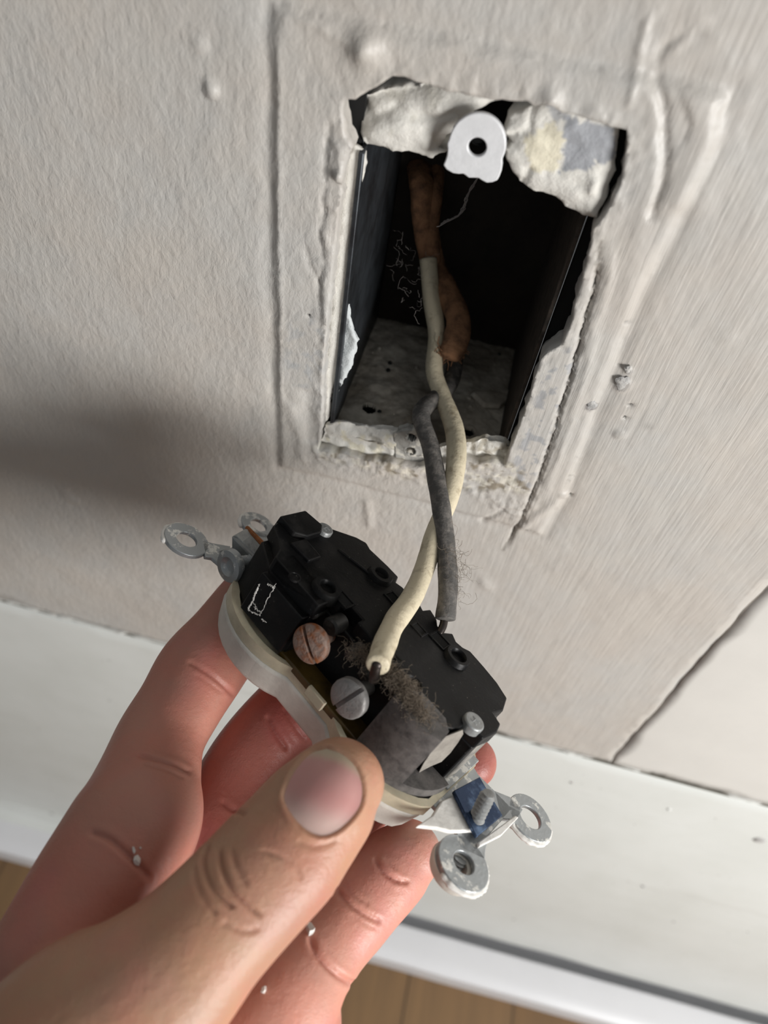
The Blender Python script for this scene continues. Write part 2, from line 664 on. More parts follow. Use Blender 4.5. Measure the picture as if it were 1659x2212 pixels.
def sheet(name, outline, y0, step, hfun, mat, thick=6.0, cfun=None, parent=None, edge_step=None, jit=0.0, seed=1, extra=None, hole=None):
    """a plate lying in the wall's plane; its front face is displaced by hfun"""
    es = edge_step or step
    pol = densify(outline, es, jit, seed)
    hp = None
    x0, z0 = pol.min(0)
    x1, z1 = pol.max(0)
    if extra is not None:
        gp = extra
    else:
        gx, gz = np.meshgrid(np.arange(x0 + step / 2, x1, step), np.arange(z0 + step / 2, z1, step))
        gx = gx.ravel() + rng.uniform(-.15, .15, gx.size) * step
        gz = gz.ravel() + rng.uniform(-.15, .15, gz.size) * step
        gp = np.stack([gx, gz], 1)
    m = inside(gp[:, 0], gp[:, 1], pol)
    gp = gp[m]
    d, _ = dpoly(gp[:, 0], gp[:, 1], pol, True)
    gp = gp[d > 0.45 * es]
    n = len(pol)
    edges = [(i, (i + 1) % n) for i in range(n)]
    pts = [pol]
    if hole is not None:
        hp = hole
        d, _ = dpoly(gp[:, 0], gp[:, 1], hp, True)
        gp = gp[(~inside(gp[:, 0], gp[:, 1], hp)) & (d > 0.3)]
        k = len(hp)
        edges += [(n + i, n + (i + 1) % k) for i in range(k)]
        pts.append(hp)
    pts.append(gp)
    allp = np.vstack(pts)
    vo, eo, fo, ov, oe, of = delaunay_2d_cdt([Vector(p) for p in allp], edges, [], 1 if hole is None else 0, 1e-5)
    V = np.array([[v.x, v.y] for v in vo])
    Fc = [tuple(f) for f in fo]
    if hole is not None:
        cen = np.array([V[list(f)].mean(0) for f in Fc])
        keep = (~inside(cen[:, 0], cen[:, 1], hp)) & inside(cen[:, 0], cen[:, 1], pol)
        Fc = [f for f, q in zip(Fc, keep) if q]
    h = hfun(V[:, 0], V[:, 1])
    verts = [(V[i, 0], y0 - h[i], V[i, 1]) for i in range(len(V))]
    # orient faces towards -y
    out = []
    for f in Fc:
        a, b, c = V[f[0]], V[f[1]], V[f[2]]
        s_ = (b[0] - a[0]) * (c[1] - a[1]) - (b[1] - a[1]) * (c[0] - a[0])
        out.append(f if s_ > 0 else f[::-1])
    # boundary walls
    cnt = {}
    for f in out:
        for i in range(len(f)):
            e = (f[i], f[(i + 1) % len(f)])
            cnt[e] = cnt.get(e, 0) + 1
    bd = [e for e in cnt if (e[1], e[0]) not in cnt]
    back = {}
    for e in bd:
        for q in e:
            if q not in back:
                for lv in (0.25, 0.6, 1.0):
                    jx = 0.5 * vnoise([V[q, 0] * .7], [V[q, 1] * .7], [lv * 3], 5)[0]
                    jz = 0.5 * vnoise([V[q, 0] * .7], [V[q, 1] * .7], [lv * 3 + 7], 6)[0]
                    back[(q, lv)] = len(verts)
                    verts.append((V[q, 0] + jx * (lv > 0), y0 + thick * lv, V[q, 1] + jz * (lv > 0)))
                back[q] = True
    for a, b in bd:
        prev = (a, b)
        for lv in (0.25, 0.6, 1.0):
            na, nb = back[(a, lv)], back[(b, lv)]
            out.append((prev[1], prev[0], na, nb))
            prev = (na, nb)
    cols = None
    if cfun is not None:
        vx = np.array([v[0] for v in verts])
        vz = np.array([v[2] for v in verts])
        cols = cfun(vx, vz)
    else:
        cols = np.ones((len(verts), 3))
    zz = [(v[0], v[1], v[2]) for v in verts]
    return mesh_obj(name, zz, out, mat, parent, cols=cols)


fl = MB().box((-1200, -1500, -20), (1200, 60, 0)).build('floor', M['floor'])
tag(fl, kind='structure')


def board(name, x0, x1, prof, mat, n=160, wob=0.0, seed=0):
    """profile (y, z) run along x"""
    mb = MB()
    xs = np.linspace(x0, x1, n)
    v, f = [], []
    k = len(prof)
    for x in xs:
        for j, (y, z) in enumerate(prof):
            v.append((x, y + wob * float(vnoise([x * .03], [j * 0.4], None, seed)[0]), z + wob * float(vnoise([x * .05], [j * 0.2 + 9], None, seed)[0])))
    for i in range(n - 1):
        for j in range(k):
            j2 = (j + 1) % k
            f.append((i * k + j, i * k + j2, (i + 1) * k + j2, (i + 1) * k + j))
    f.append(tuple(range(k)))
    f.append(tuple(range((n - 1) * k, n * k))[::-1])
    mb.add(v, f)
    return mb.build(name, mat, smooth=True)


cove = [(-2.0 + 5.0 * (1 - math.cos(t)), ZG + 16 - 16 * math.sin(t)) for t in np.linspace(0, 1.5, 8)]
bb = board('baseboard_back', -800, 800, [(14, BT - .4), (0.0, BT - .4), (-1.4, BT - 1.6), (-2.2, BT - 6), (-2.0, ZG + 40)] + cove + [(14, ZG + 0)], M['base'], wob=0.5, seed=3)
tag(bb, kind='structure')
# white flat strip on the floor in front of the skirting
shp = [(14, ZG - 17), (-1.5, ZG - 17), (-4.6, ZG - 15), (-5.4, ZG - 4.0), (-6.4, ZG - 2.8), (-20, ZG - 3.0), (-27, ZG - 3.8), (-29.4, ZG - 6), (-29.8, 0.0), (14, 0.0)]
sh = board('trim_2', -800, 800, shp, M['shoe'], 60, 0.25, 5)
tag(sh, kind='structure')
xe = W(330, 1840, -4)[0]
fl_ = board('trim_5', -800, xe, [(8, ZG + 14), (-2.4, ZG + 10), (-4.5, ZG + 1), (-9, ZG - 2.2), (-12, ZG - 3.4), (0, ZG - 8)], M['base'], 50, .2, 8)
tag(fl_, kind='structure')

# ------------------------------------------------------------------ wall with the ragged opening
HOLE = [(745, 216), (758, 206), (772, 210), (792, 196), (826, 178), (850, 161), (876, 160), (908, 172), (950, 186), (1000, 200), (1060, 212), (1100, 213),
        (1140, 215), (1156, 226), (1172, 220), (1196, 222), (1215, 240), (1262, 250), (1300, 262), (1355, 278), (1352, 330), (1342, 392), (1318, 440), (1296, 474),
        (1280, 492), (1272, 540), (1260, 590), (1245, 640), (1232, 700), (1212, 738), (1190, 752), (1170, 768), (1160, 800), (1146, 850), (1128, 900), (1108, 950),
        (1088, 1000), (1062, 992), (1030, 996), (1000, 984), (968, 992), (930, 1000), (890, 1003), (850, 992), (800, 990), (740, 974), (690, 966), (694, 930), (700, 880),
        (700, 800), (706, 720), (716, 640), (724, 560), (732, 470), (744, 380), (752, 332), (764, 316), (752, 300), (744, 286), (741, 250)]
HP = densify(wp(HOLE), 0.9, 0.22, 3)
PLATE = wp([(592, 18), (900, 72), (1200, 130), (1500, 186), (1565, 205), (1540, 310), (1480, 440), (1375, 650), (1290, 860), (1222, 1070), (1165, 1152), (900, 1078), (606, 1006), (596, 700), (592, 350)])
CRACK = wp([(1298, 520), (1288, 600), (1262, 700), (1250, 745), (1232, 820), (1205, 900), (1180, 985), (1160, 1040), (1130, 1108), (1105, 1160), (1086, 1188)])


def feat(x, z, pix, w, h, taper=True, seed=0, wob=0.35):
    pl = wp(pix)
    d, t = dpoly(x + wob * fbm(x * .3, z * .3, seed=seed), z + wob * fbm(x * .3, z * .3, seed=seed + 4), pl)
    g = h * np.exp(-(d / w) ** 2)
    if taper:
        g = g * sstep(0, .12, t) * sstep(1, .88, t)
    return g


BL = [((790, 104), 2.6, 2.4), ((1344, 828), 2.0, .5), ((1356, 798), 1.0, .5), ((1337, 935), 1.5, .5), ((1402, 920), 1.2, .25), ((1414, 945), .9, .3), ((1566, 726), 1.2, .4),
      ((1518, 936), .7, .3), ((1188, 212), 2.2, .9), ((430, 97), 1.6, .5), ((345, 1040), 1.2, .7), ((1050, 1262), 1.6, .7), ((326, 1290), 1.6, .5), ((118, 1327), 1.8, .6), ((1218, 1068), 1.3, .6),
      ((740, 378), 1.4, 1.0), ((455, 195), 1.5, .6), ((1326, 372), 1.0, .6)]


def wall_h(x, z):
    zz = z
    h = 0.35 * fbm(x * .02, zz * .02, seed=2) + 0.10 * fbm(x * .12, zz * .10, seed=5) + 0.05 * fbm(x * .5, zz * .35, seed=8)
    d, _ = dpoly(x + .5 * fbm(x * .1, zz * .1, seed=31), zz + .5 * fbm(x * .1, zz * .1, seed=32), PLATE, True)
    ins = inside(x, zz, PLATE)
    sd = np.where(ins, d, -d)
    h = h + 0.8 * sstep(-1.0, 1.6, sd)
    h = h - 0.42 * np.exp(-((sd + 1.4) / 1.6) ** 2)
    dh, _ = dpoly(x, zz, HP, True)
    # paint build-up and roughness at the lip of the hole
    rag = np.exp(-(dh / 3.2) ** 2)
    h = h + rag * (0.25 * fbm(x * .8, zz * .5, seed=12) + .1)
    low = wp([(690, 975), (850, 1010), (960, 1015), (1110, 1010), (1150, 1060), (1120, 1110), (1000, 1040), (880, 1020), (700, 990)])
    dl, _ = dpoly(x, zz, low, True)
    dl = np.where(inside(x, zz, low), 0, dl)
    h = h + np.exp(-(dl / 3) ** 2) * 0.55 * np.abs(fbm(x * .45, zz * .45, seed=14, octv=4))
    # crack on the right
    h = h + feat(x, zz, [(1298, 520), (1288, 600), (1262, 700), (1250, 745), (1232, 820), (1205, 900), (1180, 985), (1160, 1040), (1130, 1108), (1105, 1160), (1086, 1188)], .42, -1.5, True, 3)
    h = h + feat(x, zz, [(1320, 505), (1315, 600), (1285, 700), (1262, 820), (1235, 900), (1200, 1000), (1165, 1100)], 1.0, .45, True, 4)
    # dark line and swelling inside the upper right corner of the old plate mark
    h = h + feat(x, zz, [(1408, 150), (1432, 220), (1440, 330), (1424, 420), (1402, 480)], .9, -.9, True, 6)
    h = h + feat(x, zz, [(1400, 150), (1420, 250), (1420, 330), (1400, 420), (1380, 520), (1330, 700)], 2.0, .3, True, 7)
    h = h + feat(x, zz, [(1480, 250), (1520, 230), (1540, 290), (1500, 380), (1450, 470)], 4.0, .7, True, 8)
    h = h + feat(x, zz, [(1415, -20), (1395, 60), (1372, 170), (1350, 240)], .7, .5, True, 9)
    h = h + feat(x, zz, [(1412, 150), (1430, 110), (1480, 70), (1540, 60), (1590, 40)], .8, -.45, True, 10)
    h = h + feat(x, zz, [(1440, 115), (1500, 60), (1520, 20)], .9, .4, True, 10)
    # inner edge of the old plate at the top and the left
    h = h + feat(x, zz, [(600, 10), (700, 60), (770, 100)], .9, .35, True, 11)
    h = h + feat(x, zz, [(605, 60), (606, 250), (604, 420), (606, 600), (606, 780), (612, 900)], .45, .38, True, 12)
    h = h + feat(x, zz, [(624, 860), (650, 930), (655, 1000)], 1.6, .5, True, 13)
    h = h + feat(x, zz, [(664, 830), (668, 900), (676, 960)], 2.0, -.7, True, 14)
    # peeling edge on the left of the hole
    h = h + feat(x, zz, [(716, 250), (706, 330), (700, 440), (708, 470)], .55, -.6, True, 15)
    h = h + feat(x, zz, [(738, 300), (736, 350), (734, 390)], 1.3, .8, True, 16)
    h = h + feat(x, zz, [(706, 440), (692, 500), (700, 560), (690, 620), (696, 700)], .6, -.5, True, 17)
    h = h + feat(x, zz, [(660, 520), (668, 570), (690, 606), (700, 630)], .5, -.4, True, 18)
    h = h + feat(x, zz, [(712, 480), (704, 560), (700, 640), (698, 700)], 1.3, .5, True, 19)
    h = h + feat(x, zz, [(715, 560), (706, 680), (700, 780), (694, 930)], .9, .35, True, 20)
    # drips and strokes under the hole
    h = h + feat(x, zz, [(792, 1075), (796, 1110), (800, 1138)], 1.3, .55, True, 21, .1)
    h = h + feat(x, zz, [(1035, 1130), (1070, 1105), (1096, 1088)], .7, -.6, True, 22)
    h = h + feat(x, zz, [(1110, 1150), (1160, 1110), (1215, 1068)], 1.2, .5, True, 23)
    h = h + feat(x, zz, [(1040, 1240), (1052, 1275)], 1.0, .55, True, 24)
    h = h + feat(x, zz, [(135, 1050), (145, 1075), (170, 1085)], 1.0, .55, True, 25)
    h = h + feat(x, zz, [(440, 160), (455, 185), (462, 215)], 1.1, .5, True, 26)
    for (px, py), r, a in BL:
        c = wp([(px, py)])[0]
        d = np.hypot(x - c[0], zz - c[1])
        h = h + a * np.exp(-(d / r) ** 4 if r < 2.2 else -(d / r) ** 2)
    for px, py, r in PITS:
        c = wp([(px, py)])[0]
        d = np.hypot(x - c[0], zz - c[1])
        h = h - 1.1 * np.exp(-(d / r) ** 2)
    return h


PITS = [(1352, 900, .45), (1432, 975, .4), (1362, 874, .5), (1434, 922, .3), (1355, 694, .3), (1338, 788, .3), (668, 680, .3), (1232, 1070, .5)]


def blend(c, mask, col):
    return c * (1 - mask[:, None]) + np.array(col)[None, :] * mask[:, None]


def wall_c(x, z):
    c = np.ones((len(x), 3))
    nz = fbm(x * .5, z * .5, seed=41, octv=4)
    strip = wp([(1245, 740), (1215, 850), (1180, 950), (1140, 1050), (1110, 1010), (1150, 900), (1185, 800)])
    d, _ = dpoly(x, z, strip, True)
    m = np.where(inside(x, z, strip), 1.0, np.exp(-(d / 1) ** 2)) * (nz > .28)
    c = blend(c, m * .6, (.55, .60, .70))
    low = wp([(690, 965), (870, 985), (1000, 985), (1110, 1000), (1140, 1050), (1010, 1045), (880, 1020), (700, 980)])
    d, _ = dpoly(x, z, low, True)
    m = np.where(inside(x, z, low), 1.0, np.exp(-(d / 1.5) ** 2))
    c = blend(c, m * sstep(.05, .5, fbm(x * .6, z * .6, seed=43, octv=4)) * .8, (.42, .37, .28))
    c = blend(c, m * sstep(.15, .5, fbm(x * .6, z * .6, seed=47, octv=4)) * .9, (1.25, 1.25, 1.18))
    lb = wp([(640, 700), (690, 690), (690, 800), (650, 830), (630, 780)])
    d, _ = dpoly(x, z, lb, True)
    m = np.where(inside(x, z, lb), 1.0, np.exp(-(d / 2) ** 2))
    c = blend(c, m * sstep(0.0, .5, nz) * .5, (.72, .78, .86))
    for (px, py), r, q, col in [((1344, 828), 2.1, .8, (.62, .62, .64)), ((1356, 798), 1.0, .8, (.55, .57, .6)), ((1337, 935), 1.3, .4, (.75, .75, .75)), ((1277, 876), 1.5, .9, (.30, .29, .32)),
                                ((1407, 921), 1.0, .5, (.6, .6, .6)), ((1414, 946), .6, .5, (.6, .6, .6))]:
        p0 = wp([(px, py)])[0]
        d = np.hypot((x - p0[0]) * 1.1, z - p0[1]) + .4 * nz
        c = blend(c, sstep(r * 1.1, r * .8, d) * q, col)
    for px, py, r in PITS:
        p0 = wp([(px, py)])[0]
        d = np.hypot(x - p0[0], z - p0[1])
        c = blend(c, sstep(r * 1.2, r * .6, d), (.04, .04, .04))
    d, t = dpoly(x, z, CRACK)
    c = blend(c, sstep(.6, .2, d) * .6, (.25, .23, .2))
    return c


def grid(x0, x1, z0, z1, s):
    gx, gz = np.meshgrid(np.arange(x0 + s / 2, x1, s), np.arange(z0 + s / 2, z1, s))
    return np.stack([gx.ravel() + rng.uniform(-.2, .2, gx.size) * s, gz.ravel() + rng.uniform(-.2, .2, gz.size) * s], 1)


XR = 100.6
fx0, fx1, fz0, fz1 = -62, 48, CAMH - 182, CAMH - 38
mx0, mx1, mz0, mz1 = -150, XR - 1, BT + 2, CAMH - 10
g1 = grid(fx0, fx1, fz0, fz1, .62)
g2 = grid(mx0, mx1, mz0, mz1, 1.8)
g2 = g2[~((g2[:, 0] > fx0 - .5) & (g2[:, 0] < fx1 + .5) & (g2[:, 1] > fz0 - .5) & (g2[:, 1] < fz1 + .5))]
g3 = grid(-799, XR - 1, BT + 1, CAMH + 450, 12)
g3 = g3[~((g3[:, 0] > mx0 - 3) & (g3[:, 0] < mx1 + 3) & (g3[:, 1] > mz0 - 3) & (g3[:, 1] < mz1 + 3))]
# right edge follows the irregular joint with the casing
edge = [(XR + .5 * float(fbm([z * .08], [1.], None, 77)[0]), z) for z in np.arange(BT + .6, CAMH + 450, 3)]
segs = [wp([(a, b)])[0][0] for a, b in ((-60, 1280), (215, 1354), (345, 1388), (400, 1400), (943, 1549), (965, 1555), (1085, 1587), (1215, 1620), (1290, 1642), (1315, 1648), (1390, 1668), (1412, 1674), (1540, 1708), (1570, 1716), (1650, 1738))]
OPEN = ((segs[4] - 4, segs[6], .6), (segs[8] - 2, segs[9] + 3, .6), (segs[10], segs[13], 1.3))


def foot(x):
    o = .5
    for a, b, k in OPEN:
        o += k * float(sstep(a, a + 3, x) * sstep(b, b - 3, x)) * (1 + .5 * float(fbm([x * .5], [2.], None, 64)[0]))
    return BT + o


bottom = [(x, foot(x)) for x in np.arange(-799, XR - 1, 1.5)]
outl = np.array(bottom + edge + [(-800, CAMH + 450)])
wl = sheet('wall_back', outl, 0.0, 6, wall_h, M['wall'], thick=4.5, cfun=wall_c, extra=np.vstack([g1, g2, g3]), hole=HP, edge_step=3)
tag(wl, kind='structure')

# casing board on the right of the joint
edge2 = [(XR + .42 + .5 * float(fbm([z * .08], [1.], None, 77)[0]) + .25 * abs(float(fbm([z * .2], [5.], None, 78)[0])), z) for z in np.arange(BT + .6, CAMH + 450, 3)]
out2 = np.array(edge2 + [(800, CAMH + 450)] + [(x, foot(x)) for x in np.arange(799, XR + 2, -1.5)])


def trim_h(x, z):
    return .25 + .3 * fbm(x * .02, z * .02, seed=51)


tr = sheet('trim_1', out2, 0.0, 9, trim_h, M['trim'], thick=5, edge_step=3)
tag(tr, kind='structure')
# dark strips in the joints, their colour standing in for shade
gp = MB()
gp.box((XR - 3, 4.6, BT - 6), (XR + 5, 6, CAMH + 450))
gp.box((-800, 4.6, BT - 6), (800, 6, BT + 5))
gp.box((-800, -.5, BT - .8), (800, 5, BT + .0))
tag(gp.build('joint_shade_strips', M['gap']), kind='structure')
# old caulk still filling most of the joint between wall and skirting
ck = MB()
# runs of filler as (left, right)
for a, b in ((-780, segs[1] - 18), (segs[1] - 19, segs[4] - 4), (segs[6], segs[8] - 2), (segs[9] + 3, segs[10]), (segs[13], 780)):
    xs = np.linspace(a, b, max(8, int((b - a) / 1.6)))
    pts = np.stack([xs, 0.4 + .5 * fbm(xs * .2, xs * 0, seed=61), BT + .2 + .35 * fbm(xs * .13, xs * 0 + 3, seed=62)], 1)
    rr = 1.05 + .3 * fbm(xs * .35, xs * 0 + 5, seed=63)
    rr[0] = rr[-1] = .3
    ck.tube(pts, rr, 8, .7)
tag(ck.build('trim_4', M['caulk']), kind='structure')

# marks standing on the skirting board
for i, (px, py, r, dark) in enumerate([(1640, 1815, 2.6, 1), (1445, 1748, 1.0, 0), (1235, 1690, .9, 1), (1390, 1915, 1.0, 1), (1455, 1990, .9, 1), (1443, 2085, 1.0, 0), (1110, 1985, .9, 1), (1615, 2012, .5, 1), (112, 1757, 2.0, 1)]):
    p = W(px, py, -2.0)
    mb = MB()
    mb.lathe([(0, .7), (r * .5, .6), (r * .9, .25), (r * 1.1, -.3)], 14, xf(p, (0, -1, 0), (1, 0, .4)))
    o = mb.build('paint_bump', M['bare'] if dark else M['base'], bb)

# grey blister scars and plaster around the opening are parts of the wall
for (px, py, r) in ((1277, 876, 1.4), (1344, 828, 1.7), (1356, 799, .9)):
    p = W(px, py, -0.9)
    v, f = [], []
    n = 20
    for k in range(n):
        a = 2 * math.pi * k / n
        rr = r * (1 + .18 * math.sin(3 * a + px) + .1 * math.sin(7 * a))
        v.append((p[0] + rr * math.cos(a) * .9, p[1] + .25, p[2] + rr * math.sin(a) * 1.15))
    for k in range(n):
        a = 2 * math.pi * k / n
        rr = r * .6 * (1 + .2 * math.sin(4 * a + px))
        v.append((p[0] + rr * math.cos(a) * .9, p[1] - .22, p[2] + rr * math.sin(a)))
    v.append((p[0], p[1] - .05, p[2]))
    f = [(k, (k + 1) % n, n + (k + 1) % n, n + k) for k in range(n)] + [(n + k, n + (k + 1) % n, 2 * n) for k in range(n)]
    mesh_obj('paint_blister', v, f, M['bare'], wl)

# ------------------------------------------------------------------ box in the wall
bx = empty('electrical_box', (0, 0.03, (CAMH - 148) / 1000))


def child_at(o, parent):
    """parent an object built in world mm to an empty without moving it"""
    o.parent = parent
    o.matrix_parent_inverse = Matrix.Translation(-Vector(parent.location)) if parent.rotation_euler.to_quaternion().angle < 1e-6 else parent.matrix_world.inverted()
    return o


BXL, BXR, BZ0, BZ1, BD = -28.5, 17.0, CAMH - 149.0, CAMH - 66.5, 58.0
# left side: runs back from the lip, dark steel
child_at(MB().prism([(2.5, BZ0 - 1), (BD + 2, BZ0 - 1), (BD + 2, BZ1 + 1), (14, BZ1 + 1), (13, BZ1 - 4), (2.5, BZ1 - 5)], 0, 1.2, np.array([[0, 0, 1, BXL - 1.2], [1, 0, 0, 0], [0, 1, 0, 0], [0, 0, 0, 1.]])).build('left_side', M['steel_dark'], bevel=.3), bx)
rs = MB()
rs.box((BXR, 3.5, BZ0 - 1), (BXR + 1.1, BD + 2, BZ1 + 1))
child_at(rs.build('right_side', M['rust_edge'], bevel=.3), bx)
child_at(MB().box((BXL - 1, BD, BZ0 - 7), (BXR + 1, BD + 1.5, BZ1 + 1)).build('back_plate', M['box_back']), bx)
child_at(MB().box((BXL, 14, BZ1), (BXR, BD, BZ1 + 1.2)).build('top_side', M['steel_dark']), bx)


def zplane(px, py, z):
    r = ray(px, py)
    return CAM + r * ((z - CAM[2]) / r[2])


# bottom with two round holes, dusty
bot_out = np.array([(BXL, 2.0), (BXR, 2.0), (BXR, BD), (BXL, BD)])
hh = []
for px, py, r in ((798, 881, 2.0), (1012, 930, 1.8)):
    p = zplane(px, py, BZ0 + 1)
    hh.append((p[0], p[1], r))
NB = 180
xs, ys = np.meshgrid(np.linspace(BXL, BXR, NB), np.linspace(1.0, BD, NB))
zb = BZ0 + .5 + .45 * fbm(xs * .2, ys * .2, seed=71, octv=4) + .5 * np.exp(-((ys - 2) / 3) ** 2) * fbm(xs * .5, ys * .5, seed=72)
for a, b, r in hh:
    d = np.hypot(xs - a, ys - b)
    zb = np.where(d < r, BZ0 - 0.4, zb + .5 * np.exp(-((d - r) / .8) ** 2))
vv = np.stack([xs.ravel(), ys.ravel(), zb.ravel()], 1)
ff = [(j * NB + i, j * NB + i + 1, (j + 1) * NB + i + 1, (j + 1) * NB + i) for j in range(NB - 1) for i in range(NB - 1)
      if all(math.hypot(xs[j, i] + .2 - a, ys[j, i] + .2 - b) > r for a, b, r in hh)]
bo = child_at(mesh_obj('bottom_side', vv, ff, M['box_dust']), bx)
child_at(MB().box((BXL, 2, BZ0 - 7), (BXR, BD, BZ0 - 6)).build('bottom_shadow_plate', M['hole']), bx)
child_at(MB().box((BXR + 1.6, 5.0, BZ0 - 8), (BXR + 16, 7, BZ1 + 25)).build('gap_shade_plate', M['hole']), bx)  # near-black plates stand in for shade in the gaps round the box
child_at(MB().box((BXL - 14, 6.0, BZ0 - 8), (BXL - 1.5, 8, BZ1 + 25)).build('gap_shade_plate', M['hole']), bx)
child_at(MB().box((BXL - 14, 16.0, BZ1 + 1.5), (BXR + 14, 18, BZ1 + 25)).build('gap_shade_plate', M['hole']), bx)

# thin painted lip along the left of the box and the peeled flap at its foot
LIPY = 3.4
lip = wp([(757, 318), (786, 338), (778, 392), (762, 440), (752, 520), (746, 600), (742, 660), (738, 720), (726, 800), (716, 850), (708, 905), (694, 930), (690, 900), (700, 780), (712, 640), (728, 480), (745, 360)], 2.0)
lo = sheet('painted_lip', lip, LIPY, 1.0, lambda x, z: .15 * fbm(x * .6, z * .25, seed=81), M['plaster'], thick=1.2, jit=.2, seed=4)
child_at(lo, bx)
flap = wp([(742, 655), (754, 660), (756, 690), (772, 735), (758, 790), (742, 820), (722, 870), (716, 850), (730, 780), (738, 700)], 4.0)
child_at(sheet('paint_flap', flap, 4.0, 1.0, lambda x, z: .6 * fbm(x * .4, z * .2, seed=83) + .3 * (x + 28), M['plaster'], thick=.8, jit=.2, seed=6,
               cfun=lambda x, z: np.ones((len(x), 3)) * np.array([.85, .92, 1.0])), bx)
# painted scrap lying on the bottom, right
sc = [zplane(a, b, BZ0 + 1.5) for a, b in ((1015, 850), (1060, 845), (1090, 852), (1112, 828), (1108, 858), (1080, 880), (1045, 878))]
mbs = MB().prism([(p[0], p[1]) for p in sc], BZ0 + .8, BZ0 + 2.2, inset=.1)
child_at(mbs.build('plaster_crumb', M['box_dust'], bevel=.3), bx)
for i in range(26):
    px, py = rng.uniform(750, 1110), rng.uniform(700, 900)
    p = zplane(px, py, BZ0 + .8)
    if BXL + 2 < p[0] < BXR - 2 and 3 < p[1] < BD - 3:
        r = rng.uniform(.25, .8)
        mb = MB().lathe([(0, r), (r * .8, r * .5), (r, 0), (0, -r * .4)], 6, xf(p, (rng.uniform(-.4, .4), rng.uniform(-.4, .4), 1), (1, rng.uniform(-1, 1), 0)))
        child_at(mb.build('plaster_crumb', M['plaster'] if i % 3 == 0 else M['box_dust'], smooth=False), bx)


def tab_poly(cpx, r, w0, zlow, zz_c):
    c = wp([cpx], 1.0)[0]
    pts = [(c[0] + r * math.cos(a), c[1] + r * math.sin(a)) for a in np.linspace(0, math.pi, 22)]
    return c, pts


# upper screw tab with its round hole (ring strip around the hole)
c, _ = tab_poly((1031, 313), 5.6, 0, 0, 0)


def ring_plate(name, outer, centre, rh, y0, th, mat, seg=48):
    """flat plate with a round hole; outer: function angle -> point"""
    v, f = [], []
    for yy in (y0 - th, y0):
        for k in range(seg):
            a = 2 * math.pi * k / seg
            o_ = outer(a)
            v.append((o_[0], yy, o_[1]))
        for k in range(seg):
            a = 2 * math.pi * k / seg
            v.append((centre[0] + rh * math.cos(a), yy, centre[1] + rh * math.sin(a)))
    s_ = seg
    for k in range(s_):
        k2 = (k + 1) % s_
        f += [(k, k2, s_ + k2, s_ + k), (2 * s_ + k2, 2 * s_ + k, 3 * s_ + k, 3 * s_ + k2), (k2, k, 2 * s_ + k, 2 * s_ + k2), (s_ + k, s_ + k2, 3 * s_ + k2, 3 * s_ + k)]
    mb = MB().add(v, f)
    return mb.build(name, mat, bevel=.25)


def tab_outer(a, c=c):
    R_ = 5.5
    x, z = math.cos(a), math.sin(a)
    if z >= 0:
        return (c[0] + R_ * x, c[1] + R_ * 1.1 * z)
    # squared lower half
    k = min(R_ / max(abs(x), 1e-6), 6.1 / max(abs(z), 1e-6))
    return (c[0] + k * x + .2 * math.sin(9 * a), c[1] + k * z - .3 * x + .25 * math.sin(13 * a))


child_at(ring_plate('screw_tab', tab_outer, (c[0] + .1, c[1] - .2), 1.75, 1.6, 1.2, M['tab']), bx)
child_at(MB().lathe([(3, 0), (3, 1), (0, 1)], 20, xf((c[0], 7.5, c[1]), (0, 1, 0))).build('tab_socket', M['hole']), bx)
# lower tab: grey paint-free metal with two screw holes
c2 = wp([(886, 960)], 1.0)[0]
for q, (px, py) in enumerate(((887, 944), (886, 975))):
    pass


def low_tab(x, z):
    h = .4 + .15 * fbm(x * .5, z * .5, seed=90)
    for px, py in ((888, 944), (887, 974)):
        p = wp([(px, py)], 1.0)[0]
        d = np.hypot(x - p[0], z - p[1])
        h = h - 4.5 * (d < 1.25) + .3 * np.exp(-((d - 1.5) / .4) ** 2)
    return h


def low_tab_c(x, z):
    c = np.ones((len(x), 3)) * np.array([.50, .50, .50])
    nz = fbm(x * .5, z * .5, seed=91)
    c = blend(c, (nz > .1) * .7, (.95, .93, .88))
    for px, py in ((888, 944), (887, 974)):
        p = wp([(px, py)], 1.0)[0]
        c = blend(c, (np.hypot(x - p[0], z - p[1]) < 1.35) * 1.0, (.02, .02, .02))
    return c


child_at(sheet('screw_tab', wp([(850, 935), (870, 928), (900, 925), (925, 940), (930, 1000), (880, 1004), (855, 985)], 1.5), 1.5, .35, low_tab, M['plaster'], thick=2, cfun=low_tab_c), bx)
tag(bx, 'old metal electrical box sunk in the wall behind the ragged opening', 'electrical box')

# ------------------------------------------------------------------ plaster around the box


def chunk_left(x, z):
    h = 1.6 * fbm(x * .09, z * .11, seed=101, octv=2) + .16 * fbm(x * .6, z * .6, seed=102, octv=3)
    pl = wp([(775, 240), (800, 262), (850, 240), (880, 255), (930, 262), (980, 250)], 3)
    d, _ = dpoly(x, z, pl)
    return h - .9 * np.exp(-(d / .9) ** 2) + 1.6 * np.clip((CAMH - 60 - z) / 12, -1, 1)


def edge_round(poly, f, amp=2.2, w=2.0):
    pl = np.asarray(poly)
    return lambda x, z: f(x, z) - amp * np.exp(-(dpoly(x, z, pl, True)[0] / w) ** 1.3)


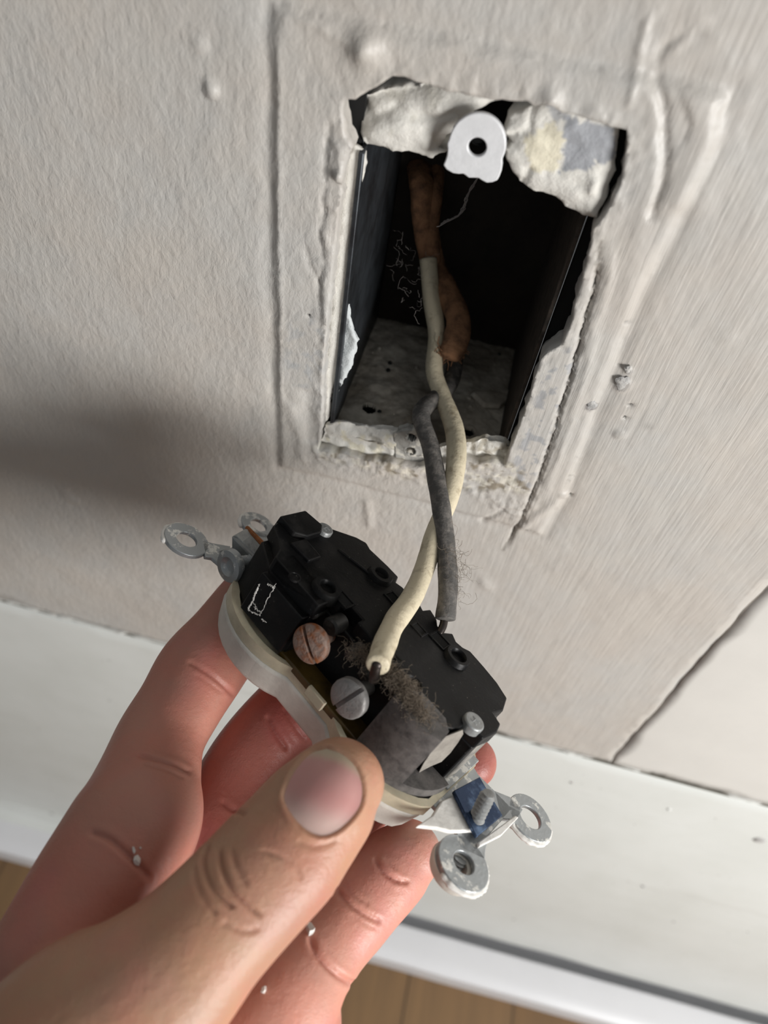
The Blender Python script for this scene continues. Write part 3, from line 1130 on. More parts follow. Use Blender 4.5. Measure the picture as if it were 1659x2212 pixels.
cl_p = wp([(774, 250), (784, 222), (808, 212), (850, 208), (892, 198), (930, 186), (1000, 198), (1085, 208), (1066, 232), (1022, 252), (992, 268), (972, 290), (955, 312), (940, 330), (960, 336), (925, 352), (880, 338), (830, 330), (788, 318), (772, 296)], 3.0)
plk = sheet('plaster_chunk', cl_p, 4.2, .6, edge_round(cl_p, chunk_left), M['plaster'], thick=9, jit=.3, seed=21,
            cfun=lambda x, z: blend(np.ones((len(x), 3)), sstep(.3, .7, fbm(x * .35, z * .35, seed=103)) * .4, (.78, .76, .70)))
tag(plk, 'lumpy white plaster chunk at upper left inside the opening, left of the round-topped tab', 'plaster')


def chunk_right(x, z):
    h = .5 * fbm(x * .10, z * .12, seed=111) + .18 * fbm(x * .5, z * .5, seed=112, octv=3)
    h = h + feat(x, z, [(1150, 235), (1140, 290), (1095, 308)], .6, -.8, False, 5)
    h = h + feat(x, z, [(1140, 370), (1130, 395), (1120, 410)], .6, -.7, False, 6)
    h = h + feat(x, z, [(1284, 400), (1279, 416)], .9, .9, False, 7, .1)
    return h + .6


def chunk_right_c(x, z):
    c = np.ones((len(x), 3))
    g = wp([(1222, 250), (1332, 275), (1326, 345), (1300, 352), (1285, 345), (1270, 365), (1212, 366), (1218, 320)], 2.0)
    d, _ = dpoly(x, z, g, True)
    ins = inside(x + .4 * fbm(x, z, seed=3), z + .4 * fbm(x, z, seed=4), g)
    c = blend(c, ins * 1.0, (.50, .53, .61))
    y = wp([(1130, 300), (1200, 260), (1218, 300), (1205, 365), (1150, 370)], 2.0)
    ins = inside(x + .5 * fbm(x, z, seed=5), z, y)
    c = blend(c, ins * 1.0, (1.0, .96, .82))
    t_ = wp([(1180, 228), (1230, 232), (1226, 260), (1195, 262)], 2.0)
    c = blend(c, inside(x, z, t_) * .7, (.5, .53, .61))
    return c


cr_p = wp([(1086, 288), (1098, 256), (1130, 238), (1160, 226), (1200, 224), (1262, 246), (1336, 270), (1334, 330), (1322, 390), (1306, 430), (1290, 468), (1256, 464), (1222, 450), (1200, 430), (1150, 412), (1128, 400), (1106, 372), (1092, 340), (1090, 322), (1106, 310)], 2.0)
plk = sheet('plaster_chunk', cr_p, 2.0, .6, edge_round(cr_p, chunk_right, 1.2, 1.2), M['plaster'], thick=9, jit=.25, seed=22, cfun=chunk_right_c)
tag(plk, 'flat plaster chunk with a blue-grey painted patch, in the upper right of the opening', 'plaster')

bl_p = wp([(732, 918), (790, 930), (862, 938), (866, 960), (862, 996), (800, 992), (740, 976), (694, 966), (700, 925)], 1.0)
plk = sheet('plaster_chunk', bl_p, 1.6, .6, edge_round(bl_p, lambda x, z: .5 * fbm(x * .3, z * .3, seed=121, octv=4) + .2, 1.0, 1.0), M['plaster'], thick=2.2, jit=.35, seed=23,
            cfun=lambda x, z: blend(blend(np.ones((len(x), 3)), 1.0 * (fbm(x * .15, z * .15, seed=122) > .12), (.62, .62, .60)), sstep(.35, .6, fbm(x * .4, z * .4, seed=123)) * .6, (1.1, 1.05, .85)))
tag(plk, 'cream and grey flaking plaster ledge along the lower left edge of the opening', 'plaster')
br_p = wp([(930, 975), (1000, 962), (1050, 955), (1090, 960), (1112, 990), (1090, 1015), (1060, 1020), (1000, 1005), (940, 1010)], 1.0)
plk = sheet('plaster_chunk', br_p, 1.4, .6, edge_round(br_p, lambda x, z: .9 * fbm(x * .35, z * .35, seed=131, octv=4) + .3, 1.0, 1.0), M['plaster'], thick=2.2, jit=.4, seed=24,
            cfun=lambda x, z: blend(np.ones((len(x), 3)), sstep(.0, .5, fbm(x * .5, z * .5, seed=133, octv=4)) * .7, (.42, .38, .30)))
tag(plk, 'crumbly plaster edge behind the wires at the lower right corner of the opening', 'plaster')

# ------------------------------------------------------------------ receptacle (held in the hand)
RD = np.array([[0.6607, 0.5505, 0.5103], [-0.6778, 0.1454, 0.7207], [0.3226, -0.8220, 0.4692]])
TD = np.array([-8.02909378, -38.56688335, -181.95269685])
u_, s_, vt_ = np.linalg.svd(RD)
RD = u_ @ vt_
RW = RC @ RD
TW = CAM + RC @ TD


def loc(px, py, ax, val):
    """photo point -> device coordinates (u along, v across, w towards its back) on a plane of the device"""
    r = np.array([(px - CX) / F, -(py - CY) / F, -1.0])
    a = RD.T @ r
    b = RD.T @ TD
    s = (val + b[ax]) / a[ax]
    return RD.T @ (r * s - TD)


def dev(u, v, w):
    return TW + RW @ np.array([u, v, w], float)


ro = empty('electrical_outlet')
ro.matrix_world = Matrix([list(RW[i]) + [TW[i] / 1000] for i in range(3)] + [[0, 0, 0, 1]])
tag(ro, 'old black-backed receptacle held in the fingers, back and terminal screws towards the viewer', 'electrical outlet')


def bk(pix, w=19.0):
    return [tuple(loc(a, b, 2, w)[:2]) for a, b in pix]


hb = MB()
# top slab (back of the device) with stepped and notched right edge
slab = bk([(655, 1116), (706, 1138), (770, 1160), (792, 1172), (800, 1186), (838, 1222), (861, 1246), (856, 1258), (870, 1268), (890, 1290), (906, 1303), (914, 1318), (930, 1316), (944, 1338), (946, 1352),
           (958, 1366), (978, 1368), (986, 1386), (1000, 1398), (1016, 1406), (1046, 1440), (1074, 1474), (1096, 1508), (1088, 1534), (1066, 1540), (1082, 1564), (1074, 1582)])
sl2 = [(31.8, -3.8), (27.3, -4.2), (27.2, -7.8), (26.0, -9.6), (24.5, -12.5), (17, -15.5), (14.5, -13.0), (14.0, -9.5), (8.5, -9.2), (8.5, -7.0), (3.5, -7.0), (3.5, -9.2), (-3.5, -9.2), (-3.5, -7.0), (-8.6, -7.0), (-8.6, -9.4), (-10.5, -9.6), (-10.5, -15.6), (-25.5, -15.6), (-27.5, -12), (-30, -10.5), (-34.0, -8.5), (-35.0, -5.5)]
hb.prism(slab + sl2, 15.2, 19.0)
# core below
core = [(-33, -11), (-26, -15), (-11, -15), (-11, -10.0), (14, -10.0), (15.5, -15), (21, -14.5), (22, -9.5), (26, -9.5), (27.4, -7.8), (27.4, -4.2), (31.6, -4), (32.0, 0), (31.5, 9), (27, 14), (10, 15), (8, 12.5), (2, 12.5), (0, 14.5), (-14, 14.5), (-22, 12), (-33, 6)]
hb.prism(core, 1.5, 15.4)
# raised end block at the upper left
hb.prism([(-35.2, -6.5), (-35.2, 3.2), (-29.5, 4.4), (-27.5, 2.0), (-27.5, -3.5), (-29.5, -6.5)], 14, 20.6, inset=.04)
hb.prism([(-27.6, -9), (-21.5, -8.5), (-21.5, -4.0), (-27.6, -3.6)], 17, 19.9)
# rib on the right
hb.prism([(-22.5, 3.6), (-11, 7.0), (-11, 7.7), (-22.5, 4.4)], 18.5, 19.5)
# flat-faced block beside the upper screw
hb.prism([(-25.5, -17.2), (-11.2, -17.2), (-11.2, -12), (-25.5, -12)], 3.0, 14.6)
hb.prism([(-25.0, -15.6), (-11.6, -15.6), (-11.6, -10), (-25.0, -10)], 13.5, 19.0)
hk = hb.build('back_housing', M['black'], ro, bevel=.35)

# low walls and wire saddles beside the terminal screws
for (px, py), r, v0, v1 in (((672, 1316), 2.1, -13.5, -9), ((714, 1352), 2.2, -13.0, -9), ((756, 1412), 1.6, -13, -9), ((786, 1456), 1.5, -13.5, -9)):
    p = loc(px, py, 1, v0)
    MB().lathe([(0, 0), (r * .8, 0), (r, .5), (r, v1 - v0), (0, v1 - v0)], 28, xf((p[0], v0, p[2] - r * .3), (0, 1, .12))).build('wire_saddle', M['saddle'], hk)

# ring bosses with bores
for (px, py), ro_, ri in (((706, 1271), 3.4, 1.9), ((822, 1242), 3.2, 1.7), ((988, 1419), 3.2, 1.9), ((889, 1480), 2.6, 1.9)):
    p = loc(px, py, 2, 19.6)
    mb = MB().lathe([(ro_ * 1.12, -1.2), (ro_, 0.9), (ro_ - .25, 1.3), (ri + .25, 1.3), (ri, 1.0), (ri * .9, -2.2), (0, -2.2)], 36, xf((p[0], p[1], 19.0), (0, 0, 1)))
    mb.build('screw_boss', M['black'], hk)
p = loc(637, 1246, 2, 19.0)
MB().lathe([(1.5, -.4), (1.45, .12), (1.2, .15), (1.1, -.02), (0, -.02)], 24, xf((p[0], p[1], 19.0), (0, 0, 1))).build('moulding_mark', M['black'], hk)
# rivets
for (px, py), r in (((703, 1142), 2.1), ((1025, 1558), 2.45)):
    p = loc(px, py, 2, 20.0)
    mb = MB().lathe([(r, -1.2), (r, .7), (r * .9, 1.0), (0, 1.0)], 30, xf((p[0], p[1], 19.2), (0, 0, 1)))
    for a, b in (((-.9, -.8), (.9, -.5)), ((-.9, .4), (.9, .7)), ((-.3, -.9), (.0, .8))):
        mb.box((p[0] + a[0], p[1] + a[1], 20.1), (p[0] + b[0], p[1] + b[1], 20.32))
    tag(mb.build('rivet', M['zinc_plain'], hk, bevel=.12), 'grey rivet head')
# rectangular sockets (push-in holes) - flat black patches painted as shaded recesses, framed by thin walls
for (px, py), (a, b) in (((852, 1296), (2.0, 1.4)), ((950, 1384), (2.0, 1.5)), ((742, 1296), (1.9, 1.4)), ((905, 1360), (1.5, 1.0)), ((838, 1420), (1.6, 1.2))):
    p = loc(px, py, 2, 19)
    mb = MB()
    t = .5
    for q in (((-a - t, -b - t), (a + t, -b)), ((-a - t, b), (a + t, b + t)), ((-a - t, -b), (-a, b)), ((a, -b), (a + t, b))):
        mb.box((p[0] + q[0][0], p[1] + q[0][1], 18.6), (p[0] + q[1][0], p[1] + q[1][1], 19.35))
    mb.build('socket_rim', M['black'], hk, bevel=.1)
    MB().box((p[0] - a, p[1] - b, 18.7), (p[0] + a, p[1] + b, 19.06)).build('push_in_socket', M['hole'], hk)

# rounded dusty end of the body, nearest the thumb
re_ = MB()
cu, cv = 19.5, -3.0
arc = [(cu + 14.0 * math.cos(a), cv + 14.3 * math.sin(a)) for a in np.radians(np.linspace(-112, -57, 20))]
re_.prism([(14.6, -9), (14.8, -16.4)] + arc + [(26.5, -11.2), (24, -9)], 1.0, 19.2, inset=.0)
arc4 = [(cu + 14.0 * math.cos(a), cv + 14.3 * math.sin(a)) for a in np.radians(np.linspace(-70, -4, 20))]
re_.prism([(22, -9)] + arc4 + [(25, -3)], 1.0, 4.2)
hb2 = MB().prism([(22, -9.5), (26, -9.5), (27.4, -7.8), (27.4, -4.2), (31.6, -4.0), (31.8, -.8), (22, -.8)], 3.0, 15.3).build('slot_cheek', M['black'], hk, bevel=.3)
re_.build('rounded_end', M['black_dusty'], hk, bevel=.6, seg=3)
ew = MB().prism([(25, -1.2), (32.0, -1.2), (32.6, 2), (31.8, 10), (25, 10)], 1.0, 14.8)
ew.build('end_wall', M['dusty_grey'], hk, bevel=.5)
fo2 = [loc(a, b, 2, 19.5 - (b - 1578) * .168) for a, b in ((1000, 1577), (1001, 1586), (990, 1604), (974, 1626), (954, 1646), (930, 1656), (904, 1670), (914, 1650), (938, 1614), (964, 1590))]
bkv = np.array([-.32, .82, -.47]) * .9
nf = len(fo2)
fin = MB().add(fo2 + [p + bkv for p in fo2], [tuple(range(nf)), tuple(range(2 * nf - 1, nf - 1, -1))] + [(i, nf + i, nf + (i + 1) % nf, (i + 1) % nf) for i in range(nf)])
tag(fin.build('end_fin', M['fin'], hk, bevel=.15), 'scraped fin at the rounded end, side light painted into its pale colour')


# cream front cover: flange, thin rim and the two lobes
def lobes(r, flat, waist, n=28):
    pts = []
    for sgn in (1, -1):
        for a in np.radians(np.linspace(-90 - waist, 90 + waist, n)):
            x = sgn * 18.5 + sgn * r * math.cos(a) * 1.0
            y = sgn * r * math.sin(a)
            x = min(x, 18.5 + flat) if sgn > 0 else max(x, -18.5 - flat)
            pts.append((x, y))
    return pts


fc = MB()
fc.prism([(x, y * 1.0) for x, y in lobes(19.6, 15.5, 37)], -1.0, -9.0, inset=.05)
fo_ = fc.build('face_cover', M['cream_paint'], ro, bevel=1.2, seg=4)
tag(fo_, 'white paint-smeared front cover')
fg = MB()
outer = lobes(19.2, 15.8, 37)
inner = [(x * .955, y * .90) for x, y in outer]
n = len(outer)
v = [(x, y, -1.2) for x, y in outer] + [(x, y, 2.0 + .5 * float(vnoise([i * .35], [3.]))) for i, (x, y) in enumerate(outer)] + [(x, y, 2.0 + .5 * float(vnoise([i * .35], [3.]))) for i, (x, y) in enumerate(inner)] + [(x, y, .6) for x, y in inner]
f = []
for i in range(n):
    j = (i + 1) % n
    f += [(i, j, n + j, n + i), (n + i, n + j, 2 * n + j, 2 * n + i), (2 * n + i, 2 * n + j, 3 * n + j, 3 * n + i)]
f.append(tuple(3 * n + i for i in range(n)))
fg.add(v, f)
tag(fg.build('cover_rim', M['cream'], ro, recalc=True), 'yellowed cream rim')
# amber insulating floor under the terminal screws
MB().box((-12, -15.4, .6), (15, -9, 2.6)).build('insulating_strip', M['amber'], ro, bevel=.3)
tab_ = MB().box((-1.2, -17.0, 1.0), (4.2, -15.9, 3.6))
tab_.build('brass_link', M['cream'], ro, bevel=.2)


# terminal screws, axis across the device
def screw(name, centre, axis, r, th, slot_dir, mat, shank=4.0, sr=1.8, slotw=.95, dome=.5, label=None, thread=False, parent=None):
    mb = MB()
    m = xf(centre, axis, slot_dir)
    # head: two halves with a slot between, built as a lathe with the slot faces pushed down
    seg = 48
    rings = [(r * .93, -th), (r, -th * .8), (r, -.35), (r * .9, 0.0)] + [(r * q, dome * (1 - q * q)) for q in (.75, .6, .45, .3, .15)]
    v, f = [], []
    xs_ = np.linspace(-r, r, 45)
    # grid disc
    gx = np.concatenate([np.linspace(-r, -slotw / 2 - .02, 14), [-slotw / 2 + .02, 0, slotw / 2 - .02], np.linspace(slotw / 2 + .02, r, 14)])
    gt = np.linspace(-1, 1, 17)
    rows = []
    for x in gx:
        half = math.sqrt(max(r * r - x * x, 1e-4))
        row = []
        for t in gt:
            y = t * half
            rho = min(1, math.hypot(x, y) / r)
            z = dome * (1 - rho ** 2) - .35 * max(0, (rho - .88) / .12) ** 2
            if abs(x) < slotw / 2:
                z = -th * .62
            row.append(len(v))
            v.append((y, x, z))
        rows.append(row)
    for a, b in zip(rows[:-1], rows[1:]):
        for k in range(len(gt) - 1):
            f.append((a[k], a[k + 1], b[k + 1], b[k]))
    mb.add(v, f, m)
    # rim
    per = [rows[i][0] for i in range(len(gx))] + [rows[-1][k] for k in range(1, len(gt))] + [rows[i][-1] for i in range(len(gx) - 2, -1, -1)] + [rows[0][k] for k in range(len(gt) - 2, 0, -1)]
    base = len(mb.v)
    pts = [np.array(v[i]) for i in per]
    low = [(p[0], p[1], -th) for p in pts]
    mb.add(pts + low, [(i, (i + 1) % len(pts), len(pts) + (i + 1) % len(pts), len(pts) + i) for i in range(len(pts))] + [tuple(range(len(pts), 2 * len(pts)))], m)
    if shank > 0:
        prof = [(sr, -th + .1)]
        if thread:
            z = -th
            while z > -th - shank:
                prof += [(sr, z), (sr * .78, z - .38)]
                z -= .75
        prof += [(sr * .8, -th - shank), (0, -th - shank)]
        mb.lathe(prof, 20, m)
    o = mb.build(name, mat, parent if parent is not None else ro)
    if label:
        o['label'] = label
    return o


sc1 = loc(667, 1393, 1, -18.2)
sc2 = loc(749, 1511, 1, -18.2)
d1 = loc(655, 1360, 1, -18.2) - loc(676, 1432, 1, -18.2)
d2 = loc(775, 1490, 1, -18.2) - loc(722, 1525, 1, -18.2)
screw('terminal_screw', sc1, (0.05, -1, 0.08), 4.35, 1.7, d1, M['screw_rust'], 8, 2.0, label='rusty slotted terminal screw')
screw('terminal_screw', sc2, (0, -1, 0.02), 4.45, 1.7, d2, M['screw_grey'], 8, 2.0, label='grey slotted terminal screw')

# mounting strap with four washer ears
st = MB()
TH = 1.1


def ring(mb, c, r0, r1, z0, z1, tilt=(0, 0, 1), seg=36, squash=1.0):
    m = xf(c, tilt)
    prof = [(r1, z0), (r0, z0), (r0, z1), (r1, z1), (r1, z0)]
    mb.lathe(prof, seg, m)


def arm(mb, pts, widths, z0, z1):
    """flat bar of changing width in the strap's plane"""
    pts = np.asarray(pts, float)
    T = np.gradient(pts[:, :2], axis=0)
    T /= np.linalg.norm(T, axis=1)[:, None]
    L = [(p[0] - t[1] * w / 2, p[1] + t[0] * w / 2) for p, t, w in zip(pts, T, widths)]
    R = [(p[0] + t[1] * w / 2, p[1] - t[0] * w / 2) for p, t, w in zip(pts, T, widths)]
    n = len(L)
    v = []
    for z in (z0, z1):
        v += [(a[0], a[1], z + pts[i][2]) for i, a in enumerate(L)] + [(a[0], a[1], z + pts[i][2]) for i, a in enumerate(R)]
    f = []
    for i in range(n - 1):
        f += [(i, i + 1, n + i + 1, n + i), (2 * n + i, 3 * n + i, 3 * n + i + 1, 2 * n + i + 1), (i, 2 * n + i, 2 * n + i + 1, i + 1), (n + i, n + i + 1, 3 * n + i + 1, 3 * n + i)]
    f += [(0, n, 3 * n, 2 * n), (n - 1, 3 * n - 1, 4 * n - 1, 2 * n - 1)]
    mb.add(v, f)


e1, e2, e3, e4 = loc(402, 1168, 2, .5), loc(557, 1137, 2, .5), loc(999, 1866, 2, .5), loc(1143, 1768, 2, .5)
st.prism([(-34, -9), (-34, 9), (-42, 9), (-43.5, 5), (-43.5, -8), (-41, -10)], 0, TH)
st.prism([(30, -9), (30, 12), (36, 10), (46.5, 11), (46.5, -7.5), (40, -8)], 0, TH)
arm(st, [(-41, -7, 0), (-44, -9.5, 0), (e1[0] + 3.9, e1[1] + 2.4, 0)], (9, 5.5, 5.5), 0, TH)
arm(st, [(-41, 7, 0), (-44, 9, 0), (e2[0] + 3.4, e2[1] - .5, 0)], (9, 6, 5.5), 0, TH)
arm(st, [(43, -4, 0), (45, -7, 0), (e3[0], e3[1] + 3.5, 0)], (9, 7, 6.5), 0, TH)
arm(st, [(43.5, 8, 0), (46, 10.5, 0), (e4[0] - 2, e4[1] - 3.2, 0)], (7, 6.5, 6), 0, TH)
ring(st, (e1[0], e1[1], 0), 2.6, 5.6, 0, TH)
ring(st, (e2[0], e2[1], 0), 2.4, 5.0, 0, TH)
ring(st, (e3[0], e3[1], 0), 2.5, 6.1, 0, TH)
ring(st, (e4[0], e4[1], 0), 2.9, 6.0, 0, TH)
st.box((30.5, -3, .2), (34, 12, 2.4))
st.box((-35, -6, 0), (31, 6, TH))
so = st.build('mounting_strap', M['zinc'], ro, bevel=.18)
tag(so, 'grey zinc mounting strap flecked with paint')
# paint crust on the front edges of the ears
for e, r, a0_, a1_ in ((e1, 5.6, 60, 250), (e2, 5.0, 20, 250), (e3, 6.1, -100, 60), (e4, 6.0, -110, 90)):
    pts = [(e[0] + r * math.cos(a), e[1] + r * math.sin(a), .1) for a in np.radians(np.linspace(a0_, a1_, 40))]
    rr = .55 + .25 * np.abs(fbm(np.arange(40) * .4, np.zeros(40), seed=int(e[0]) % 50))
    MB().tube(pts, rr, 8).build('paint_crust', M['chip'], so)
# washer and loose screw behind the lower left ear
MB().lathe([(2.4, -.3), (5.6, -.3), (5.8, -1.4), (5.2, -2.8), (2.4, -2.9), (2.4, -.3)], 36, xf((e3[0] - .5, e3[1] - .4, 0), (0, 0, 1))).build('washer', M['cream_paint'], ro)
thr = MB()
prof = [(0, 1.0)]
z = .9
while z > -2.6:
    prof += [(1.5, z), (1.1, z - .4)]
    z -= .8
prof += [(0, z)]
thr.lathe(prof, 18, xf((e3[0] - .6, e3[1] + .8, -1.0), (-.25, .35, 1)))
thr.build('mounting_screw', M['zinc_plain'], ro)
# torn paint wings at the lower right end
wing = MB()
w_ = [loc(a, b, 2, 1.4) for a, b in ((975, 1722), (998, 1738), (1022, 1798), (988, 1800), (968, 1800), (940, 1793), (896, 1788), (930, 1764), (950, 1732))]
wing.prism([(p[0], p[1]) for p in w_], 1.1, 2.2, inset=.04)
w2 = [loc(a, b, 2, 1.4) for a, b in ((1030, 1822), (1110, 1764), (1118, 1768), (1080, 1808), (1032, 1832))]
wing.prism([(p[0], p[1]) for p in w2], 1.0, 2.0)
tag(wing.build('paint_crust', M['chip'], ro, bevel=.25), 'torn white paint wing')
# blued square plate with screw tip, lower right
bq = [loc(a, b, 2, 3.4) for a, b in ((980, 1708), (1036, 1678), (1086, 1762), (1030, 1808))]
bp = MB()
bp.prism([(p[0], p[1]) for p in bq], 2.5, 3.5)
bp.build('retainer_plate', M['blue'], ro, bevel=.2)['label'] = 'shiny blue-black square plate'
# bottom screw pointing to the back
bs = loc(1030, 1766, 2, 3.4)
pr = [(1.9, -.2)]
z = 0
while z < 6.2:
    pr += [(1.75, z), (1.0, z + .5)]
    z += 1.0
pr += [(1.3, z), (0, z + .2)]
MB().lathe(pr, 22, xf(bs, (-.28, .0, 1))).build('mounting_screw', M['zinc_plain'], ro)
MB().lathe([(0, -1), (3.5, -.8), (4, 0), (0, 0)], 24, xf((bs[0], bs[1], -.2), (0, 0, 1))).build('screw_head', M['zinc_plain'], ro)

# upper left: bent bracket with rusty edge and the tilted mounting screw
br_ = MB()
b0 = [loc(500, 1158, 2, 6.5), loc(530, 1141, 2, 6.5), loc(588, 1203, 2, 6.5), loc(566, 1226, 2, 4.2), loc(560, 1262, 2, -.5), loc(500, 1206, 2, -.5)]
nrm = np.array([.55, .85, .35])
n6 = 6
br_.add(b0 + [p + nrm for p in b0], [(0, 1, 2, 3), (0, 3, 4, 5), (9, 8, 7, 6), (11, 10, 9, 6)] + [(i, n6 + i, n6 + (i + 1) % 6, (i + 1) % 6) for i in range(6)])
bb_ = br_.build('bent_bracket', M['zinc_plain'], ro, bevel=.3)
edge_pts = [b0[1] + nrm * .5, (b0[1] + b0[2]) / 2 + nrm * .5, b0[2] + nrm * .3, b0[3] + nrm * .2]
MB().tube(edge_pts, [.6, .75, .8, .55], 8).build('rusty_edge', M['rust'], bb_)
sh_ = loc(500, 1222, 2, 3.4)
tip = loc(556, 1186, 2, 3.4)
ax_ = sh_ - tip
lenx = np.linalg.norm(ax_)
ax_ = ax_ / lenx
pr = [(3.9, 1.1), (4.2, .4), (4.2, -.5), (3.4, -1.2), (1.7, -1.3)]
z = -1.4
while z > -lenx:
    pr += [(1.75, z), (1.25, z - .42)]
    z -= .84
pr += [(0, z)]
mb = MB().lathe([(0, .2), (1.4, .3), (2.4, 1.3), (3.9, 1.1)] + pr, 28, xf(sh_, unit(np.array([-.35, -.85, -.1]) * .6 + ax_ * .6)))
mb.build('mounting_screw', M['zinc'], ro)

# white scratch marks on the flat block: thin raised scuffs
scf = MB()
for a, b, r in (((595, 1262), (560, 1330), .22), ((560, 1262), (536, 1316), .5), ((536, 1318), (560, 1330), .3), ((548, 1312), (562, 1322), .2), ((578, 1262), (590, 1268), .45), ((566, 1338), (574, 1344), .3), ((545, 1300), (556, 1318), .18)):
    p, q = loc(a[0], a[1], 1, -17.35), loc(b[0], b[1], 1, -17.35)
    pts = [p + (q - p) * t + np.array([rng.normal(0, .12), 0.1, rng.normal(0, .12)]) for t in np.linspace(0, 1, 25)]
    scf.tube(pts, r * .55 * (.25 + .75 * rng.random(25)), 5)
scf.build('paint_scuff', M['chip'], ro)

# ------------------------------------------------------------------ wires


def wire(name, sta, r, mat, ns=10, seed=0):
    pts = spline([P(*q) for q in sta], ns)
    rr = r * (1 + .05 * fbm(np.arange(len(pts)) * .15, np.zeros(len(pts)), seed=seed))
    return MB().tube(pts, rr, 20, rnd=True, capl=.25).build(name, mat)


dB = lambda px, py, w: float(-(RD @ loc(px, py, 2, w) + TD)[2])
ww = wire('white_wire', [(925, 560, 214), (932, 640, 216), (943, 720, 216), (938, 800, 214), (958, 862, 210), (982, 930, 204), (985, 1000, 198), (970, 1075, 194), (940, 1150, 190), (918, 1225, 186),
                         (890, 1290, 179), (852, 1345, 169), (830, 1395, 160), (816, 1436, 154)], 2.5, M['wire_white'], seed=1)
tag(ww, 'cream insulated wire running from the wall box to the middle of the receptacle back', 'wire')
wb = wire('black_wire', [(985, 740, 222), (978, 810, 219), (955, 850, 213), (918, 880, 207), (910, 905, 204), (930, 965, 200), (944, 1040, 195), (955, 1110, 190), (964, 1190, 187), (968, 1270, 184), (962, 1336, 182)], 2.42, M['wire_black'], seed=2)
tag(wb, 'dusty dark grey insulated wire ending at the right edge of the receptacle', 'wire')
cpt = spline([P(960, 1336, 182), P(957, 1352, 181.5), P(950, 1366, 181)], 6)
o = MB().tube(cpt, .95, 12).build('bare_end', M['conductor'], wb)
o = MB().tube(spline([P(815, 1434, 154), P(811, 1450, 155), P(808, 1466, 157)], 6), 1.2, 12).build('bare_end', M['conductor'], ww)
# cloth-covered cable
cs = [(905, 345, 214), (912, 400, 208), (918, 480, 212), (936, 570, 218), (966, 630, 216), (990, 690, 214), (984, 740, 213), (972, 768, 213)]
pts = spline([P(*q) for q in cs], 12)
rr = np.interp(np.linspace(0, 1, len(pts)), [0, .3, .5, .75, .9, 1], [3.6, 3.5, 3.3, 3.5, 3.7, 3.2])
rr = rr * (1 + .05 * fbm(np.arange(len(pts)) * .25, np.zeros(len(pts)), seed=9))
cb = MB()
cb.tube(pts, rr, 22, ratio=.75, capl=.4)
pts2 = spline([P(945, 335, 214), P(940, 410, 209), P(930, 500, 213), P(935, 560, 216)], 12)
cb.tube(pts2, 2.3, 14)
# frayed end
for i in range(60):
    a = P(rng.uniform(948, 1004), rng.uniform(750, 772), rng.uniform(211, 215))
    b = a + rng.normal(0, 1.6, 3) + np.array([0, 0, -1.2])
    cb.tube([a, (a + b) / 2 + rng.normal(0, .4, 3), b], .14, 5, rnd=False)
co_ = cb.build('cable_sheath', M['cloth'])
tag(co_, 'brown cloth-covered cable with frayed end hanging inside the wall box', 'cable')

# ------------------------------------------------------------------ lint and webs


def strands(name, mat, n, origin, spread, length, r, grav=0.0, seed=0, parent=None, k=9):
    g = np.random.default_rng(seed)
    mb = MB()
    for i in range(n):
        p = np.array(origin(g))
        d = unit(g.normal(0, 1, 3))
        pts = [p]
        L = length * g.uniform(.5, 1.3)
        for s in range(k):
            d = unit(d + g.normal(0, .55, 3) + np.array([0, 0, -grav]))
            p = p + d * L / k
            pts.append(p)
        mb.tube(pts, r * g.uniform(.6, 1.3), 4, rnd=False)
    return mb.build(name, mat, parent, recalc=False)


def along(sta, spread):
    A = [P(*q) for q in sta]

    def f_(g):
        t = g.uniform(0, len(A) - 1.001)
        i = int(t)
        return A[i] + (A[i + 1] - A[i]) * (t - i) + g.normal(0, spread, 3)
    return f_


l1 = strands('lint', M['lint'], 70, along([(985, 1170, 185), (992, 1230, 184), (990, 1290, 183)], .7), 0, 6, .03, seed=1)
tag(l1, 'hairy grey lint clinging to the right side of the dark wire', 'lint', kind='stuff')
l2 = strands('lint', M['lint'], 1500, along([(760, 1400, 162), (830, 1450, 156), (870, 1480, 155), (890, 1515, 154), (925, 1555, 153)], 1.0), 0, 3.0, .03, seed=2)
tag(l2, 'brown fluffy dust on the receptacle back below the cream wire', 'lint', kind='stuff')
l3 = strands('cobweb', M['web'], 34, along([(850, 560, 208), (900, 555, 210), (905, 690, 206)], 2.6), 0, 4.5, .022, seed=5)
tag(l3, 'wispy cobweb inside the dark wall box left of the cable', 'cobweb', kind='stuff')
pts = spline([P(1035, 380, 190), P(1010, 420, 196), (P(995, 460, 200)), P(950, 485, 202)], 8)
l4 = MB()
for i in range(5):
    l4.tube(pts + fbm(np.arange(len(pts) * 3).reshape(-1, 3) * .13, np.zeros((len(pts), 3)), seed=40 + i) * .5, .12, 5, rnd=False)
tag(l4.build('cobweb', M['web']), 'single hanging strand of cobweb below the round-topped screw tab', 'cobweb', kind='stuff')

